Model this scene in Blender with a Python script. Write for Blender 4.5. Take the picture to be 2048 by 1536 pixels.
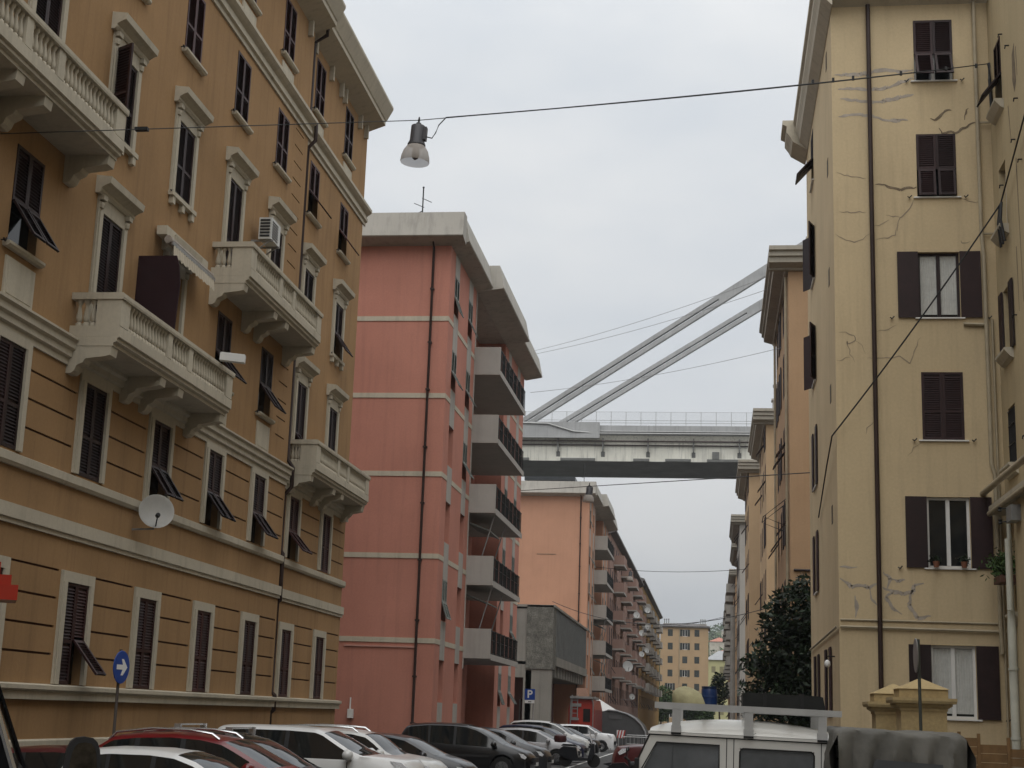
import bpy, bmesh, math, random
from mathutils import Vector, Matrix
R = math.radians
rnd = random.Random(7)
for o in list(bpy.data.objects): bpy.data.objects.remove(o)
sc = bpy.context.scene
col = sc.collection

# ------------------------------------------------------------------ camera
EYE = 2.1
cam_d = bpy.data.cameras.new("camera"); cam = bpy.data.objects.new("camera", cam_d); col.objects.link(cam)
cam_d.sensor_width = 36.0; cam_d.lens = 52.624; cam_d.clip_start = 0.1; cam_d.clip_end = 9000
rot = Matrix(((0.99103, -0.00376, 0.13359), (0.12957, -0.21779, -0.96736), (0.03273, 0.97599, -0.21535)))
cam.matrix_world = Matrix.Translation((0, 0, EYE)) @ rot.to_quaternion().to_matrix().to_4x4()
sc.camera = cam

# ------------------------------------------------------------------ sky, sun, exposure
SUN_EL, SUN_AZ = R(58), R(178)          # azimuth of the sun measured from +Y towards +X
w = bpy.data.worlds.new("World"); sc.world = w; w.use_nodes = True
nt = w.node_tree; nt.nodes.clear()
out = nt.nodes.new('ShaderNodeOutputWorld'); bg = nt.nodes.new('ShaderNodeBackground')
sky = nt.nodes.new('ShaderNodeTexSky'); sky.sky_type = 'NISHITA'; sky.sun_disc = False
sky.sun_elevation = SUN_EL; sky.sun_rotation = SUN_AZ; sky.air_density = 1.0; sky.dust_density = 4.0; sky.ozone_density = 1.0
hs = nt.nodes.new('ShaderNodeHueSaturation'); hs.inputs['Saturation'].default_value = 0.13
nt.links.new(sky.outputs[0], hs.inputs['Color'])
tc = nt.nodes.new('ShaderNodeTexCoord')
# overcast: an even cloud sheet that is brighter overhead, with soft cloud structure
sx = nt.nodes.new('ShaderNodeSeparateXYZ'); nt.links.new(tc.outputs['Generated'], sx.inputs[0])
mr = nt.nodes.new('ShaderNodeValToRGB'); mr.color_ramp.elements[0].position = 0.0; mr.color_ramp.elements[0].color = (.34, .335, .33, 1)
mr.color_ramp.elements[1].position = 1.0; mr.color_ramp.elements[1].color = (1, 1, 1, 1)
e = mr.color_ramp.elements.new(0.18); e.color = (.46, .46, .46, 1); e = mr.color_ramp.elements.new(0.42); e.color = (.54, .54, .54, 1)
nt.links.new(sx.outputs['Z'], mr.inputs[0])
mp = nt.nodes.new('ShaderNodeMapping'); mp.inputs['Scale'].default_value = (2.2, 2.2, 5.0)
nt.links.new(tc.outputs['Generated'], mp.inputs[0])
nz = nt.nodes.new('ShaderNodeTexNoise'); nz.inputs['Scale'].default_value = 1.7; nz.inputs['Detail'].default_value = 5; nz.inputs['Roughness'].default_value = 0.5
nt.links.new(mp.outputs[0], nz.inputs['Vector'])
cr = nt.nodes.new('ShaderNodeValToRGB')
cr.color_ramp.elements[0].position = 0.36; cr.color_ramp.elements[0].color = (9.0, 9.65, 10.4, 1)
cr.color_ramp.elements[1].position = 0.66; cr.color_ramp.elements[1].color = (11.4, 11.6, 11.75, 1)
nt.links.new(nz.outputs['Fac'], cr.inputs[0])
m1 = nt.nodes.new('ShaderNodeMix'); m1.data_type = 'RGBA'; m1.blend_type = 'MULTIPLY'; m1.inputs['Factor'].default_value = 1
nt.links.new(cr.outputs[0], m1.inputs['A']); nt.links.new(mr.outputs[0], m1.inputs['B'])
m2 = nt.nodes.new('ShaderNodeMix'); m2.data_type = 'RGBA'; m2.inputs['Factor'].default_value = 0.86
nt.links.new(hs.outputs[0], m2.inputs['A']); nt.links.new(m1.outputs['Result'], m2.inputs['B'])
nt.links.new(m2.outputs['Result'], bg.inputs['Color']); bg.inputs['Strength'].default_value = 0.15
nt.links.new(bg.outputs[0], out.inputs[0])
sd = bpy.data.lights.new("sun", 'SUN'); sd.energy = 1.2; sd.angle = R(70); sd.color = (1.0, 0.97, 0.92)
so = bpy.data.objects.new("sun", sd); col.objects.link(so)
sdir = Vector((math.sin(SUN_AZ) * math.cos(SUN_EL), math.cos(SUN_AZ) * math.cos(SUN_EL), math.sin(SUN_EL)))
so.rotation_euler = sdir.to_track_quat('Z', 'Y').to_euler()
sc.view_settings.view_transform = 'Standard'; sc.view_settings.look = 'None'; sc.view_settings.gamma = 1
sc.view_settings.exposure = 0.0
sc.cycles.max_bounces = 6; sc.cycles.diffuse_bounces = 2; sc.cycles.glossy_bounces = 3; sc.cycles.transmission_bounces = 4; sc.cycles.volume_bounces = 0
sc.cycles.transparent_max_bounces = 6

# ------------------------------------------------------------------ materials
def mat(name, c, rough=0.8, var=0.12, scale=1.2, bump=0.0, bscale=40, metal=0.0, spec=0.4, dirt=0.0, dcol=(0.05, 0.045, 0.04), streak=False, coat=0.0, island=0.0, fine=0.0, each=0.0):
    m = bpy.data.materials.new(name); m.use_nodes = True
    n = m.node_tree.nodes; l = m.node_tree.links; p = n['Principled BSDF']
    p.inputs['Roughness'].default_value = rough; p.inputs['Metallic'].default_value = metal
    p.inputs['Specular IOR Level'].default_value = spec; p.inputs['Coat Weight'].default_value = coat
    t = n.new('ShaderNodeTexCoord')
    a = n.new('ShaderNodeTexNoise'); a.inputs['Scale'].default_value = scale; a.inputs['Detail'].default_value = 6; a.inputs['Roughness'].default_value = 0.6
    l.new(t.outputs['Object'], a.inputs['Vector'])
    r = n.new('ShaderNodeMapRange'); r.inputs['From Min'].default_value = 0.3; r.inputs['From Max'].default_value = 0.7
    r.inputs['To Min'].default_value = 1 - var; r.inputs['To Max'].default_value = 1 + var
    l.new(a.outputs['Fac'], r.inputs['Value'])
    x = n.new('ShaderNodeMix'); x.data_type = 'RGBA'; x.blend_type = 'MULTIPLY'; x.inputs['Factor'].default_value = 1
    x.inputs['A'].default_value = (*c, 1); l.new(r.outputs[0], x.inputs['B'])
    res = x.outputs['Result']
    if fine > 0:
        a2 = n.new('ShaderNodeTexNoise'); a2.inputs['Scale'].default_value = 14; a2.inputs['Detail'].default_value = 4
        l.new(t.outputs['Object'], a2.inputs['Vector'])
        r2 = n.new('ShaderNodeMapRange'); r2.inputs['From Min'].default_value = 0.3; r2.inputs['From Max'].default_value = 0.7
        r2.inputs['To Min'].default_value = 1 - fine; r2.inputs['To Max'].default_value = 1 + fine
        l.new(a2.outputs['Fac'], r2.inputs['Value'])
        x2 = n.new('ShaderNodeMix'); x2.data_type = 'RGBA'; x2.blend_type = 'MULTIPLY'; x2.inputs['Factor'].default_value = 1
        l.new(res, x2.inputs['A']); l.new(r2.outputs[0], x2.inputs['B']); res = x2.outputs['Result']
    if each > 0:                                       # every object a little lighter or darker than the next
        oi = n.new('ShaderNodeObjectInfo'); ro = n.new('ShaderNodeMapRange'); ro.inputs['To Min'].default_value = 1 - each; ro.inputs['To Max'].default_value = 1 + each * 1.6
        l.new(oi.outputs['Random'], ro.inputs['Value']); yo = n.new('ShaderNodeMix'); yo.data_type = 'RGBA'; yo.blend_type = 'MULTIPLY'; yo.inputs['Factor'].default_value = 1
        l.new(res, yo.inputs['A']); l.new(ro.outputs[0], yo.inputs['B']); res = yo.outputs['Result']
    if island > 0:
        g = n.new('ShaderNodeNewGeometry'); ri = n.new('ShaderNodeMapRange')
        ri.inputs['To Min'].default_value = 1 - island; ri.inputs['To Max'].default_value = 1 + island
        l.new(g.outputs['Random Per Island'], ri.inputs['Value'])
        y = n.new('ShaderNodeMix'); y.data_type = 'RGBA'; y.blend_type = 'MULTIPLY'; y.inputs['Factor'].default_value = 1
        l.new(res, y.inputs['A']); l.new(ri.outputs[0], y.inputs['B']); res = y.outputs['Result']
    if dirt > 0:
        mp = n.new('ShaderNodeMapping'); mp.inputs['Scale'].default_value = (3.5, 3.5, 0.22) if streak else (0.9, 0.9, 0.9)
        l.new(t.outputs['Object'], mp.inputs[0])
        d = n.new('ShaderNodeTexNoise'); d.inputs['Scale'].default_value = 1.0; d.inputs['Detail'].default_value = 7; d.inputs['Roughness'].default_value = 0.65
        l.new(mp.outputs[0], d.inputs['Vector'])
        q = n.new('ShaderNodeMapRange'); q.inputs['From Min'].default_value = 0.5; q.inputs['From Max'].default_value = 0.78
        q.inputs['To Min'].default_value = 0; q.inputs['To Max'].default_value = dirt
        l.new(d.outputs['Fac'], q.inputs['Value'])
        z = n.new('ShaderNodeMix'); z.data_type = 'RGBA'; l.new(q.outputs[0], z.inputs['Factor'])
        l.new(res, z.inputs['A']); z.inputs['B'].default_value = (*dcol, 1); res = z.outputs['Result']
    l.new(res, p.inputs['Base Color'])
    if bump > 0:
        b = n.new('ShaderNodeTexNoise'); b.inputs['Scale'].default_value = bscale; b.inputs['Detail'].default_value = 4
        l.new(t.outputs['Object'], b.inputs['Vector'])
        bn = n.new('ShaderNodeBump'); bn.inputs['Strength'].default_value = bump; bn.inputs['Distance'].default_value = 0.02
        l.new(b.outputs['Fac'], bn.inputs['Height']); l.new(bn.outputs[0], p.inputs['Normal'])
    return m
def glassmat(name, c, rough=0.06, alpha=1.0):
    m = mat(name, c, rough, 0.05, 1, spec=0.6); 
    return m
def plaster(name, c, dirt=0.25, dcol=(0.10, 0.085, 0.065), var=0.08): return mat(name, c, 0.9, var, 0.35, 0.15, 60, spec=0.15, dirt=dirt, dcol=dcol, streak=True, fine=0.04)
OCHRE = plaster('ochre_plaster', (0.345, 0.211, 0.103), 0.5, (0.17, 0.105, 0.055), var=.13)
CREAM = plaster('cream_stucco', (0.50, 0.45, 0.355), 0.35, (0.14, 0.12, 0.09))
CORN = plaster('cornice_grey', (0.37, 0.335, 0.275), 0.4, (0.12, 0.10, 0.08))
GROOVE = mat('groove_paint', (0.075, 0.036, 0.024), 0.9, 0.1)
SHUT = mat('shutter_paint', (0.021, 0.009, 0.009), 0.55, 0.25, 3, spec=0.35, fine=0.1, each=0.35)
SHUTR = mat('shutter_paint_red', (0.038, 0.011, 0.010), 0.55, 0.25, 3, spec=0.35, fine=0.1, each=0.35)
SHUTG = mat('shutter_paint_grey', (0.20, 0.22, 0.20), 0.6, 0.2, 3)
BLACK = mat('black_iron', (0.012, 0.012, 0.012), 0.6, 0.1)
PIPE = mat('brown_pipe', (0.035, 0.02, 0.016), 0.5, 0.25, 2, spec=0.3)
PIPEL = mat('pale_pipe', (0.38, 0.32, 0.22), 0.6, 0.15, 2, dirt=0.3)
PIPEW = mat('pvc_pipe', (0.55, 0.55, 0.47), 0.5, 0.1, 2, dirt=0.3)
GLASS = mat('dark_window_glass', (0.015, 0.017, 0.018), 0.08, 0.05, spec=0.5)
WHITE = mat('white_paint', (0.72, 0.71, 0.68), 0.5, 0.06, 2, dirt=0.2)
CURT = mat('lace_curtain', (0.50, 0.50, 0.47), 0.9, 0.10, 3, fine=0.06)
ROOFT = mat('slate_roof', (0.13, 0.12, 0.115), 0.85, 0.25, 2, dirt=0.3)
PINK = plaster('pink_plaster', (0.48, 0.215, 0.16), 0.36, (0.27, 0.13, 0.10), var=.1)
SALMON = plaster('salmon_plaster', (0.50, 0.27, 0.175), 0.2, (0.3, 0.15, 0.09))
GREYP = plaster('grey_plaster', (0.40, 0.37, 0.33), 0.3)
CONC = mat('concrete', (0.42, 0.395, 0.35), 0.9, 0.10, 0.5, 0.3, 20, spec=0.2, dirt=0.38, dcol=(0.05, 0.05, 0.045), streak=True)
ROUGHC = mat('rough_concrete', (0.15, 0.145, 0.125), 0.95, 0.35, 2.2, 0.9, 9, spec=0.1, dirt=0.5, fine=0.3)
YELLOW = plaster('yellow_plaster', (0.575, 0.457, 0.285), 0.42, (0.33, 0.255, 0.165))
YELLOW2 = plaster('dull_yellow_plaster', (0.48, 0.385, 0.235), 0.3, (0.22, 0.17, 0.11))
ORANGE = plaster('orange_plaster', (0.43, 0.28, 0.165), 0.25, (0.3, 0.17, 0.09))
ORANGE2 = plaster('pale_orange_plaster', (0.46, 0.32, 0.19), 0.2, (0.3, 0.2, 0.1))
ROSE = plaster('rose_brown_plaster', (0.33, 0.215, 0.175), 0.25, (0.2, 0.1, 0.08))
OCH2 = plaster('deep_ochre_plaster', (0.34, 0.205, 0.07), 0.2, (0.2, 0.11, 0.03))
LIME = plaster('pale_green_plaster', (0.50, 0.47, 0.25), 0.2)
CRACK_L = mat('grey_crack_filler', (0.385, 0.335, 0.28), 0.9, 0.2, 4)
CRACK_D = mat('dark_crack_filler', (0.19, 0.145, 0.095), 0.9, 0.3, 4)
ASPH = mat('asphalt', (0.055, 0.054, 0.052), 0.85, 0.25, 0.8, 0.5, 60, dirt=0.4, dcol=(0.03, 0.03, 0.03), fine=0.2)
PAVE = mat('pavement_stone', (0.13, 0.125, 0.115), 0.9, 0.2, 1.5, 0.3, 30, dirt=0.3)
LINE = mat('road_paint', (0.62, 0.61, 0.58), 0.8, 0.2, 3, dirt=0.5, dcol=(0.1, 0.1, 0.1))
GROUND = mat('ground_soil', (0.07, 0.068, 0.055), 0.95, 0.25, 0.05)
HILLM = mat('hill_scrub', (0.06, 0.075, 0.035), 0.95, 0.45, 0.03, fine=0.2)
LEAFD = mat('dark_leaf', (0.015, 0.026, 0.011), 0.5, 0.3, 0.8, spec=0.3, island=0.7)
LEAFG = mat('green_leaf', (0.055, 0.095, 0.03), 0.6, 0.3, 0.5, spec=0.2, island=0.4)
BARK = mat('bark', (0.07, 0.055, 0.04), 0.95, 0.3, 6, 0.5, 30)
TYRE = mat('tyre_rubber', (0.015, 0.015, 0.015), 0.85, 0.1)
ALLOY = mat('alloy_rim', (0.45, 0.45, 0.46), 0.35, 0.05, metal=0.8)
CARGL = mat('car_glass', (0.012, 0.014, 0.015), 0.04, 0.02, spec=0.7)
CHROME = mat('bright_trim', (0.62, 0.62, 0.62), 0.25, 0.03, metal=0.8)
LAMPG = mat('headlight_lens', (0.75, 0.76, 0.78), 0.12, 0.3, 30, spec=0.8)
PLASTIC = mat('black_plastic', (0.02, 0.02, 0.021), 0.6, 0.1)
PLATE = mat('number_plate', (0.65, 0.65, 0.63), 0.5, 0.03)
REDP = mat('red_paint', (0.36, 0.025, 0.012), 0.35, 0.1, 2, coat=0.4)
BLUEP = mat('blue_sign', (0.012, 0.055, 0.28), 0.45, 0.06)
SIGNW = mat('sign_white', (0.75, 0.75, 0.74), 0.5, 0.03)
ZINC = mat('galvanised_steel', (0.30, 0.30, 0.29), 0.45, 0.15, 4, metal=0.5, dirt=0.2)
def carpaint(name, c, rough=0.28): return mat(name, c, rough, 0.04, 1.5, spec=0.4, coat=0.45, dirt=0.10, dcol=tuple(v * .7 + .012 for v in c))

# ------------------------------------------------------------------ mesh building
ORG = {}
def tag(o, label=None, cat=None, group=None, kind=None):
    if label: o['label'] = label
    if cat: o['category'] = cat
    if group: o['group'] = group
    if kind: o['kind'] = kind
    return o
def empty(name, loc, label, cat, group=None, rz=0.0):
    o = bpy.data.objects.new(name, None); col.objects.link(o); o.location = loc; o.rotation_euler = (0, 0, rz)
    o.empty_display_size = 0.3
    return tag(o, label, cat, group)
def link(name, me, parent=None, loc=(0, 0, 0), rot=(0, 0, 0)):
    o = bpy.data.objects.new(name, me); col.objects.link(o); o.parent = parent; o.location = loc; o.rotation_euler = rot
    return o
ID = lambda u, n, z: (u, n, z)
def fL(X):  return lambda u, n, z: (X + n, u, z)      # left side of the street, looks towards +X
def fR(X):  return lambda u, n, z: (X - n, u, z)      # right side, looks towards -X
def fG(Y):  return lambda u, n, z: (u, Y - n, z)      # gable wall that looks back down the street
class MB:
    def __init__(s, f=ID): s.v = []; s.p = []; s.f = f; s.T = None
    def pt(s, a):
        if s.T is not None: a = s.T @ Vector(a)
        s.v.append(s.f(a[0], a[1], a[2])); return len(s.v) - 1
    def poly(s, pts): s.p.append([s.pt(a) for a in pts]); return s
    def box(s, a0, a1, b0, b1, c0, c1):
        i = [s.pt(q) for q in ((a0, b0, c0), (a1, b0, c0), (a1, b1, c0), (a0, b1, c0), (a0, b0, c1), (a1, b0, c1), (a1, b1, c1), (a0, b1, c1))]
        for q in ((0, 3, 2, 1), (4, 5, 6, 7), (0, 1, 5, 4), (1, 2, 6, 5), (2, 3, 7, 6), (3, 0, 4, 7)): s.p.append([i[k] for k in q])
        return s
    def prism(s, prof, a0, a1, axis=0):                # profile swept along one local axis, with capped ends
        def P(a, q): return (a, q[0], q[1]) if axis == 0 else ((q[0], a, q[1]) if axis == 1 else (q[0], q[1], a))
        A = [s.pt(P(a0, q)) for q in prof]; B = [s.pt(P(a1, q)) for q in prof]; k = len(prof)
        for j in range(k): s.p.append([A[j], A[(j + 1) % k], B[(j + 1) % k], B[j]])
        s.p.append(A[::-1]); s.p.append(B); return s
    def tube(s, pts, r, n=8, cap=True):
        pts = [Vector(q) for q in pts]; rings = []
        for i, q in enumerate(pts):
            d = (pts[min(i + 1, len(pts) - 1)] - pts[max(i - 1, 0)]).normalized()
            h = Vector((0, 0, 1)) if abs(d.z) < 0.9 else Vector((1, 0, 0))
            a = d.cross(h).normalized(); b = d.cross(a)
            rr = r[i] if isinstance(r, (list, tuple)) else r
            rings.append([s.pt(q + a * math.cos(t * 2 * math.pi / n) * rr + b * math.sin(t * 2 * math.pi / n) * rr) for t in range(n)])
        for A, B in zip(rings, rings[1:]):
            for j in range(n): s.p.append([A[j], A[(j + 1) % n], B[(j + 1) % n], B[j]])
        if cap: s.p.append(rings[0][::-1]); s.p.append(rings[-1])
        return s
    def lathe(s, prof, c=(0, 0, 0), n=16, axis=2):      # profile of (radius, height)
        rings = []
        for r, h in prof:
            ring = []
            for t in range(n):
                x, y = r * math.cos(t * 2 * math.pi / n), r * math.sin(t * 2 * math.pi / n)
                q = (x, y, h) if axis == 2 else ((h, x, y) if axis == 0 else (x, h, y))
                ring.append(s.pt((c[0] + q[0], c[1] + q[1], c[2] + q[2])))
            rings.append(ring)
        for A, B in zip(rings, rings[1:]):
            for j in range(n): s.p.append([A[j], A[(j + 1) % n], B[(j + 1) % n], B[j]])
        s.p.append(rings[0][::-1]); s.p.append(rings[-1]); return s
    def wall(s, u0, u1, z0, z1, holes, depth=0.22, n=0.0):
        us = sorted({u0, u1, *[h[0] for h in holes], *[h[1] for h in holes]}); zs = sorted({z0, z1, *[h[2] for h in holes], *[h[3] for h in holes]})
        us = [u for u in us if u0 - 1e-6 <= u <= u1 + 1e-6]; zs = [z for z in zs if z0 - 1e-6 <= z <= z1 + 1e-6]
        for a, b in zip(us, us[1:]):
            run = None
            for c, d in zip(zs, zs[1:]):
                mu, mz = (a + b) / 2, (c + d) / 2
                inh = any(h[0] < mu < h[1] and h[2] < mz < h[3] for h in holes)
                if not inh: run = [c, d] if run is None else [run[0], d]
                if inh and run: s.poly([(a, n, run[0]), (b, n, run[0]), (b, n, run[1]), (a, n, run[1])]); run = None
            if run: s.poly([(a, n, run[0]), (b, n, run[0]), (b, n, run[1]), (a, n, run[1])])
        for h in holes:
            a, b, c, d = h[:4]; e = n - (h[4] if len(h) > 4 else depth)
            s.poly([(a, n, c), (a, e, c), (a, e, d), (a, n, d)]); s.poly([(b, n, c), (b, n, d), (b, e, d), (b, e, c)])
            s.poly([(a, n, d), (a, e, d), (b, e, d), (b, n, d)]); s.poly([(a, n, c), (b, n, c), (b, e, c), (a, e, c)])
        return s
    def mesh(s, name, m, smooth=None, org=(0, 0, 0), recalc=True, weld=False):
        me = bpy.data.meshes.new(name)
        me.from_pydata([(x - org[0], y - org[1], z - org[2]) for x, y, z in s.v], [], s.p)
        if recalc or weld:
            bm = bmesh.new(); bm.from_mesh(me)
            if weld: bmesh.ops.remove_doubles(bm, verts=bm.verts, dist=0.0005)
            bmesh.ops.recalc_face_normals(bm, faces=bm.faces); bm.to_mesh(me); bm.free()
        me.materials.append(m)
        if smooth is not None:
            for p in me.polygons: p.use_smooth = True
            if smooth < 179: me.set_sharp_from_angle(angle=R(smooth))
        return me
    def build_each(s, name, m, parent=None, smooth=None):   # one object per connected piece
        g = list(range(len(s.v)))
        def find(a):
            while g[a] != a: g[a] = g[g[a]]; a = g[a]
            return a
        for p in s.p:
            for k in p[1:]: g[find(k)] = find(p[0])
        comp = {}
        for p in s.p: comp.setdefault(find(p[0]), []).append(p)
        res = []
        for ps in comp.values():
            b = MB(); mp = {}
            for p in ps: b.p.append([mp.setdefault(k, len(mp)) for k in p])
            b.v = [s.v[k] for k in mp]; res.append(b.build(name, m, parent, smooth))
        return res
    def build(s, name, m, parent=None, smooth=None, recalc=True, weld=False):
        org = (0, 0, 0); q = parent
        if q is not None:
            while q.parent: q = q.parent
            org = q.location
        o = bpy.data.objects.new(name, s.mesh(name, m, smooth, org, recalc, weld)); col.objects.link(o); o.parent = parent
        return o
def thing(name, mb, m, label, cat, group=None, kind=None, base=None, smooth=None):   # a thing that is one mesh
    n = len(mb.v); b = base or (sum(v[0] for v in mb.v) / n, sum(v[1] for v in mb.v) / n, min(v[2] for v in mb.v))
    o = bpy.data.objects.new(name, mb.mesh(name, m, smooth, b)); col.objects.link(o); o.location = b
    return tag(o, label, cat, group, kind)

# ------------------------------------------------------------------ windows and shutters (modelled looking towards -Y, origin at the middle of the sill)
MC = {}
def cached(key, fn):
    if key not in MC: MC[key] = fn()
    return MC[key]
def leaf_mesh(wd, h, m, slat=0.06, mid=None):        # a louvred leaf, origin at its lower left corner, front at y = -0.02
    def mk():
        b = MB(); s = 0.065; md = [h * 0.42] if mid is None else mid
        b.box(0, s, -0.02, 0.02, 0, h); b.box(wd - s, wd, -0.02, 0.02, 0, h)
        edges = [0.0] + md + [h]
        for e in edges:
            a = min(max(e - s * .5, 0), h - s); b.box(s, wd - s, -0.019, 0.019, a, a + s)
        z = s * 1.3
        while z < h - s * 1.4:
            if all(abs(z - e) > s * .75 for e in edges):
                b.poly([(s, -0.016, z - slat * .32), (wd - s, -0.016, z - slat * .32), (wd - s, 0.014, z + slat * .36), (s, 0.014, z + slat * .36)])
            z += slat
        b.poly([(s, .018, s), (wd - s, .018, s), (wd - s, .018, h - s), (s, .018, h - s)])
        return b.mesh('shutter', m, recalc=False)
    return cached(('leaf', round(wd, 3), round(h, 3), m.name, slat, tuple(mid or ())), mk)
def pane_mesh(wd, h, m):
    def mk():
        b = MB(); b.poly([(-wd / 2, 0, 0), (wd / 2, 0, 0), (wd / 2, 0, h), (-wd / 2, 0, h)]); return b.mesh('window', m, recalc=False)
    return cached(('pane', round(wd, 3), round(h, 3), m.name), mk)
def frame_mesh(wd, h, m, t=0.07):
    def mk():
        b = MB(); b.box(-wd / 2, -wd / 2 + t, -.05, .01, 0, h); b.box(wd / 2 - t, wd / 2, -.05, .01, 0, h); b.box(-wd / 2 + t, wd / 2 - t, -.05, .01, 0, t); b.box(-wd / 2 + t, wd / 2 - t, -.05, .01, h - t, h)
        b.box(-t * .7, t * .7, -.06, .01, t, h - t); return b.mesh('window_frame', m)
    return cached(('frame', round(wd, 3), round(h, 3), m.name, t), mk)
ROT = {'L': R(90), 'R': R(-90), 'G': 0.0}
def window(root, side, f, u, z0, z1, wd, shut='closed', m=None, depth=0.2, frame=None, sill=None, thin=False, tilt=38, only=None, slat=0.06, curtain=None):
    m = m or SHUT; h = z1 - z0
    p = Vector(f(u, -depth + 0.03, z0)) - root.location
    pane = link('window', pane_mesh(wd + .02, h + .02, GLASS), root, p, (0, 0, ROT[side]))
    y = -depth + 0.03 + 0.005                        # local y of the wall's outer face
    if frame: link('window_frame', frame_mesh(wd, h, frame), pane)
    if curtain:
        def cm():
            b = MB(); k = 14; ww = wd * .40
            for sgn in (-1, 1):
                c = sgn * wd * .235
                for i in range(k):
                    a0 = c - ww / 2 + ww * i / k; a1 = a0 + ww / k; y0 = -.012 - .008 * (i % 2); y1 = -.012 - .008 * ((i + 1) % 2)
                    b.poly([(a0, y0, .13), (a1, y1, .13), (a1, y1, h - .08), (a0, y0, h - .08)])
            return b.mesh('curtain', CURT, recalc=False)
        link('curtain', cached(('curt', round(wd, 2), round(h, 2)), cm), pane)
    lw = wd / 2 - 0.004
    if shut == 'closed':
        for k in (0, 1): link('shutter', leaf_mesh(lw, h, m, slat), pane, (-wd / 2 + .002 + k * (lw + .004), y, 0))
    elif shut == 'tilt':
        hb = h * .44
        for k in (0, 1):
            x = -wd / 2 + .002 + k * (lw + .004)
            if only is not None and k != only: link('shutter', leaf_mesh(lw, h, m, slat), pane, (x, y, 0)); continue
            link('shutter', leaf_mesh(lw, h - hb, m, slat, [0.001]), pane, (x, y, hb))
            link('shutter_flap', leaf_mesh(lw - .06, hb - .02, m, slat, [0.001]), pane, (x + .03, y - .02 - math.sin(R(tilt)) * (hb - .02), hb - math.cos(R(tilt)) * (hb - .02)), (-R(tilt), 0, 0))
    elif shut == 'open':
        link('shutter', leaf_mesh(lw, h, m, slat), pane, (-wd / 2, y - .045, 0), (0, 0, R(180)))
        link('shutter', leaf_mesh(lw, h, m, slat), pane, (wd / 2 + lw, y - .045, 0), (0, 0, R(180)))
    elif shut == 'ajar':                              # both leaves stand out from the wall
        link('shutter', leaf_mesh(lw, h, m, slat), pane, (-wd / 2, y, 0), (0, 0, R(-150)))
        link('shutter', leaf_mesh(lw, h, m, slat), pane, (wd / 2 + math.cos(R(20)) * lw, y - math.sin(R(20)) * lw - .02, 0), (0, 0, R(160)))
    elif shut == 'half':
        link('shutter', leaf_mesh(lw, h, m, slat), pane, (-wd / 2, y, 0), (0, 0, R(-120)))
        link('shutter', leaf_mesh(lw, h, m, slat), pane, (.002, y, 0))
    if sill:
        def sm():
            b = MB()
            if thin: b.box(-wd / 2 - .1, wd / 2 + .1, y - .07, y + .04, -.035, 0); return b.mesh('sill', sill)
            b.prism([(y + .04, -.09), (y - .10, -.09), (y - .14, -.05), (y - .14, 0), (y + .04, .0)], -wd / 2 - .16, wd / 2 + .16, 0); return b.mesh('sill', sill)
        link('sill', cached(('sill', round(wd, 2), round(y, 3), sill.name, thin), sm), pane)
    return pane
def hooks(pane, wd, y=-.17, z=-.02):
    def hm():
        b = MB()
        for s in (-1, 1):
            x = s * (wd / 2 + .22); b.tube([(x, y + .17, z), (x, y - .05, z)], .014, 5); b.tube([(x - .05, y - .05, z + .02), (x, y - .06, z - .02), (x + .06, y - .05, z + .05)], .017, 5)
        return b.mesh('shutter_hook', BLACK)
    link('shutter_hook', cached(('hook', wd, y, z), hm), pane)
def chimney(root, x, y, z, wx, wy, h, pots=3, m=None):
    b = MB(); b.box(x - wx / 2, x + wx / 2, y - wy / 2, y + wy / 2, z, z + h); b.box(x - wx / 2 - .08, x + wx / 2 + .08, y - wy / 2 - .08, y + wy / 2 + .08, z + h, z + h + .12)
    o = b.build('chimney', m or GREYP, root)
    p = MB()
    for i in range(pots):
        px = x - wx / 2 + wx * (i + .5) / pots
        p.lathe([(.10, z + h + .12), (.10, z + h + .9), (.17, z + h + .95), (.17, z + h + 1.12), (.05, z + h + 1.2)], (px, y, 0), 8)
    p.build_each('chimney_pot', ZINC, o)
# ------------------------------------------------------------------ ground, road, pavements
g = MB(); g.poly([(-2500, -400, 0), (2500, -400, 0), (2500, 3200, 0), (-2500, 3200, 0)])
tag(thing('ground', g, GROUND, None, None), kind='structure')
b = MB(); b.box(-10.75, 1.95, -60, 335, -.05, .004); tag(thing('road', b, ASPH, None, None), kind='structure')
b = MB(); b.box(-12.3, -10.75, -60, 335, -.05, .13); tag(thing('pavement', b, PAVE, None, None), kind='structure')
b = MB(); b.box(1.95, 3.6, -60, 335, -.05, .13); tag(thing('pavement', b, PAVE, None, None), kind='structure')
b = MB(); b.box(3.6, 9, -60, 40, -.05, .12); tag(thing('courtyard', b, PAVE, None, None), kind='structure')
b = MB()
for y in [18 + 2.5 * i for i in range(36)]: b.poly([(-10.6, y - .06, .009), (-6.0, y - .06, .009), (-6.0, y + .06, .009), (-10.6, y + .06, .009)])
b.poly([(-6.0, 14, .013), (-5.88, 14, .013), (-5.88, 108, .013), (-6.0, 108, .013)])
for y in [16 + 2.6 * i for i in range(12)]: b.poly([(-2.6, y - .06, .009), (1.9, y - .06, .009), (1.9, y + .06, .009), (-2.6, y + .06, .009)])
tag(thing('road_marking', b, LINE, None, None), kind='structure')

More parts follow.
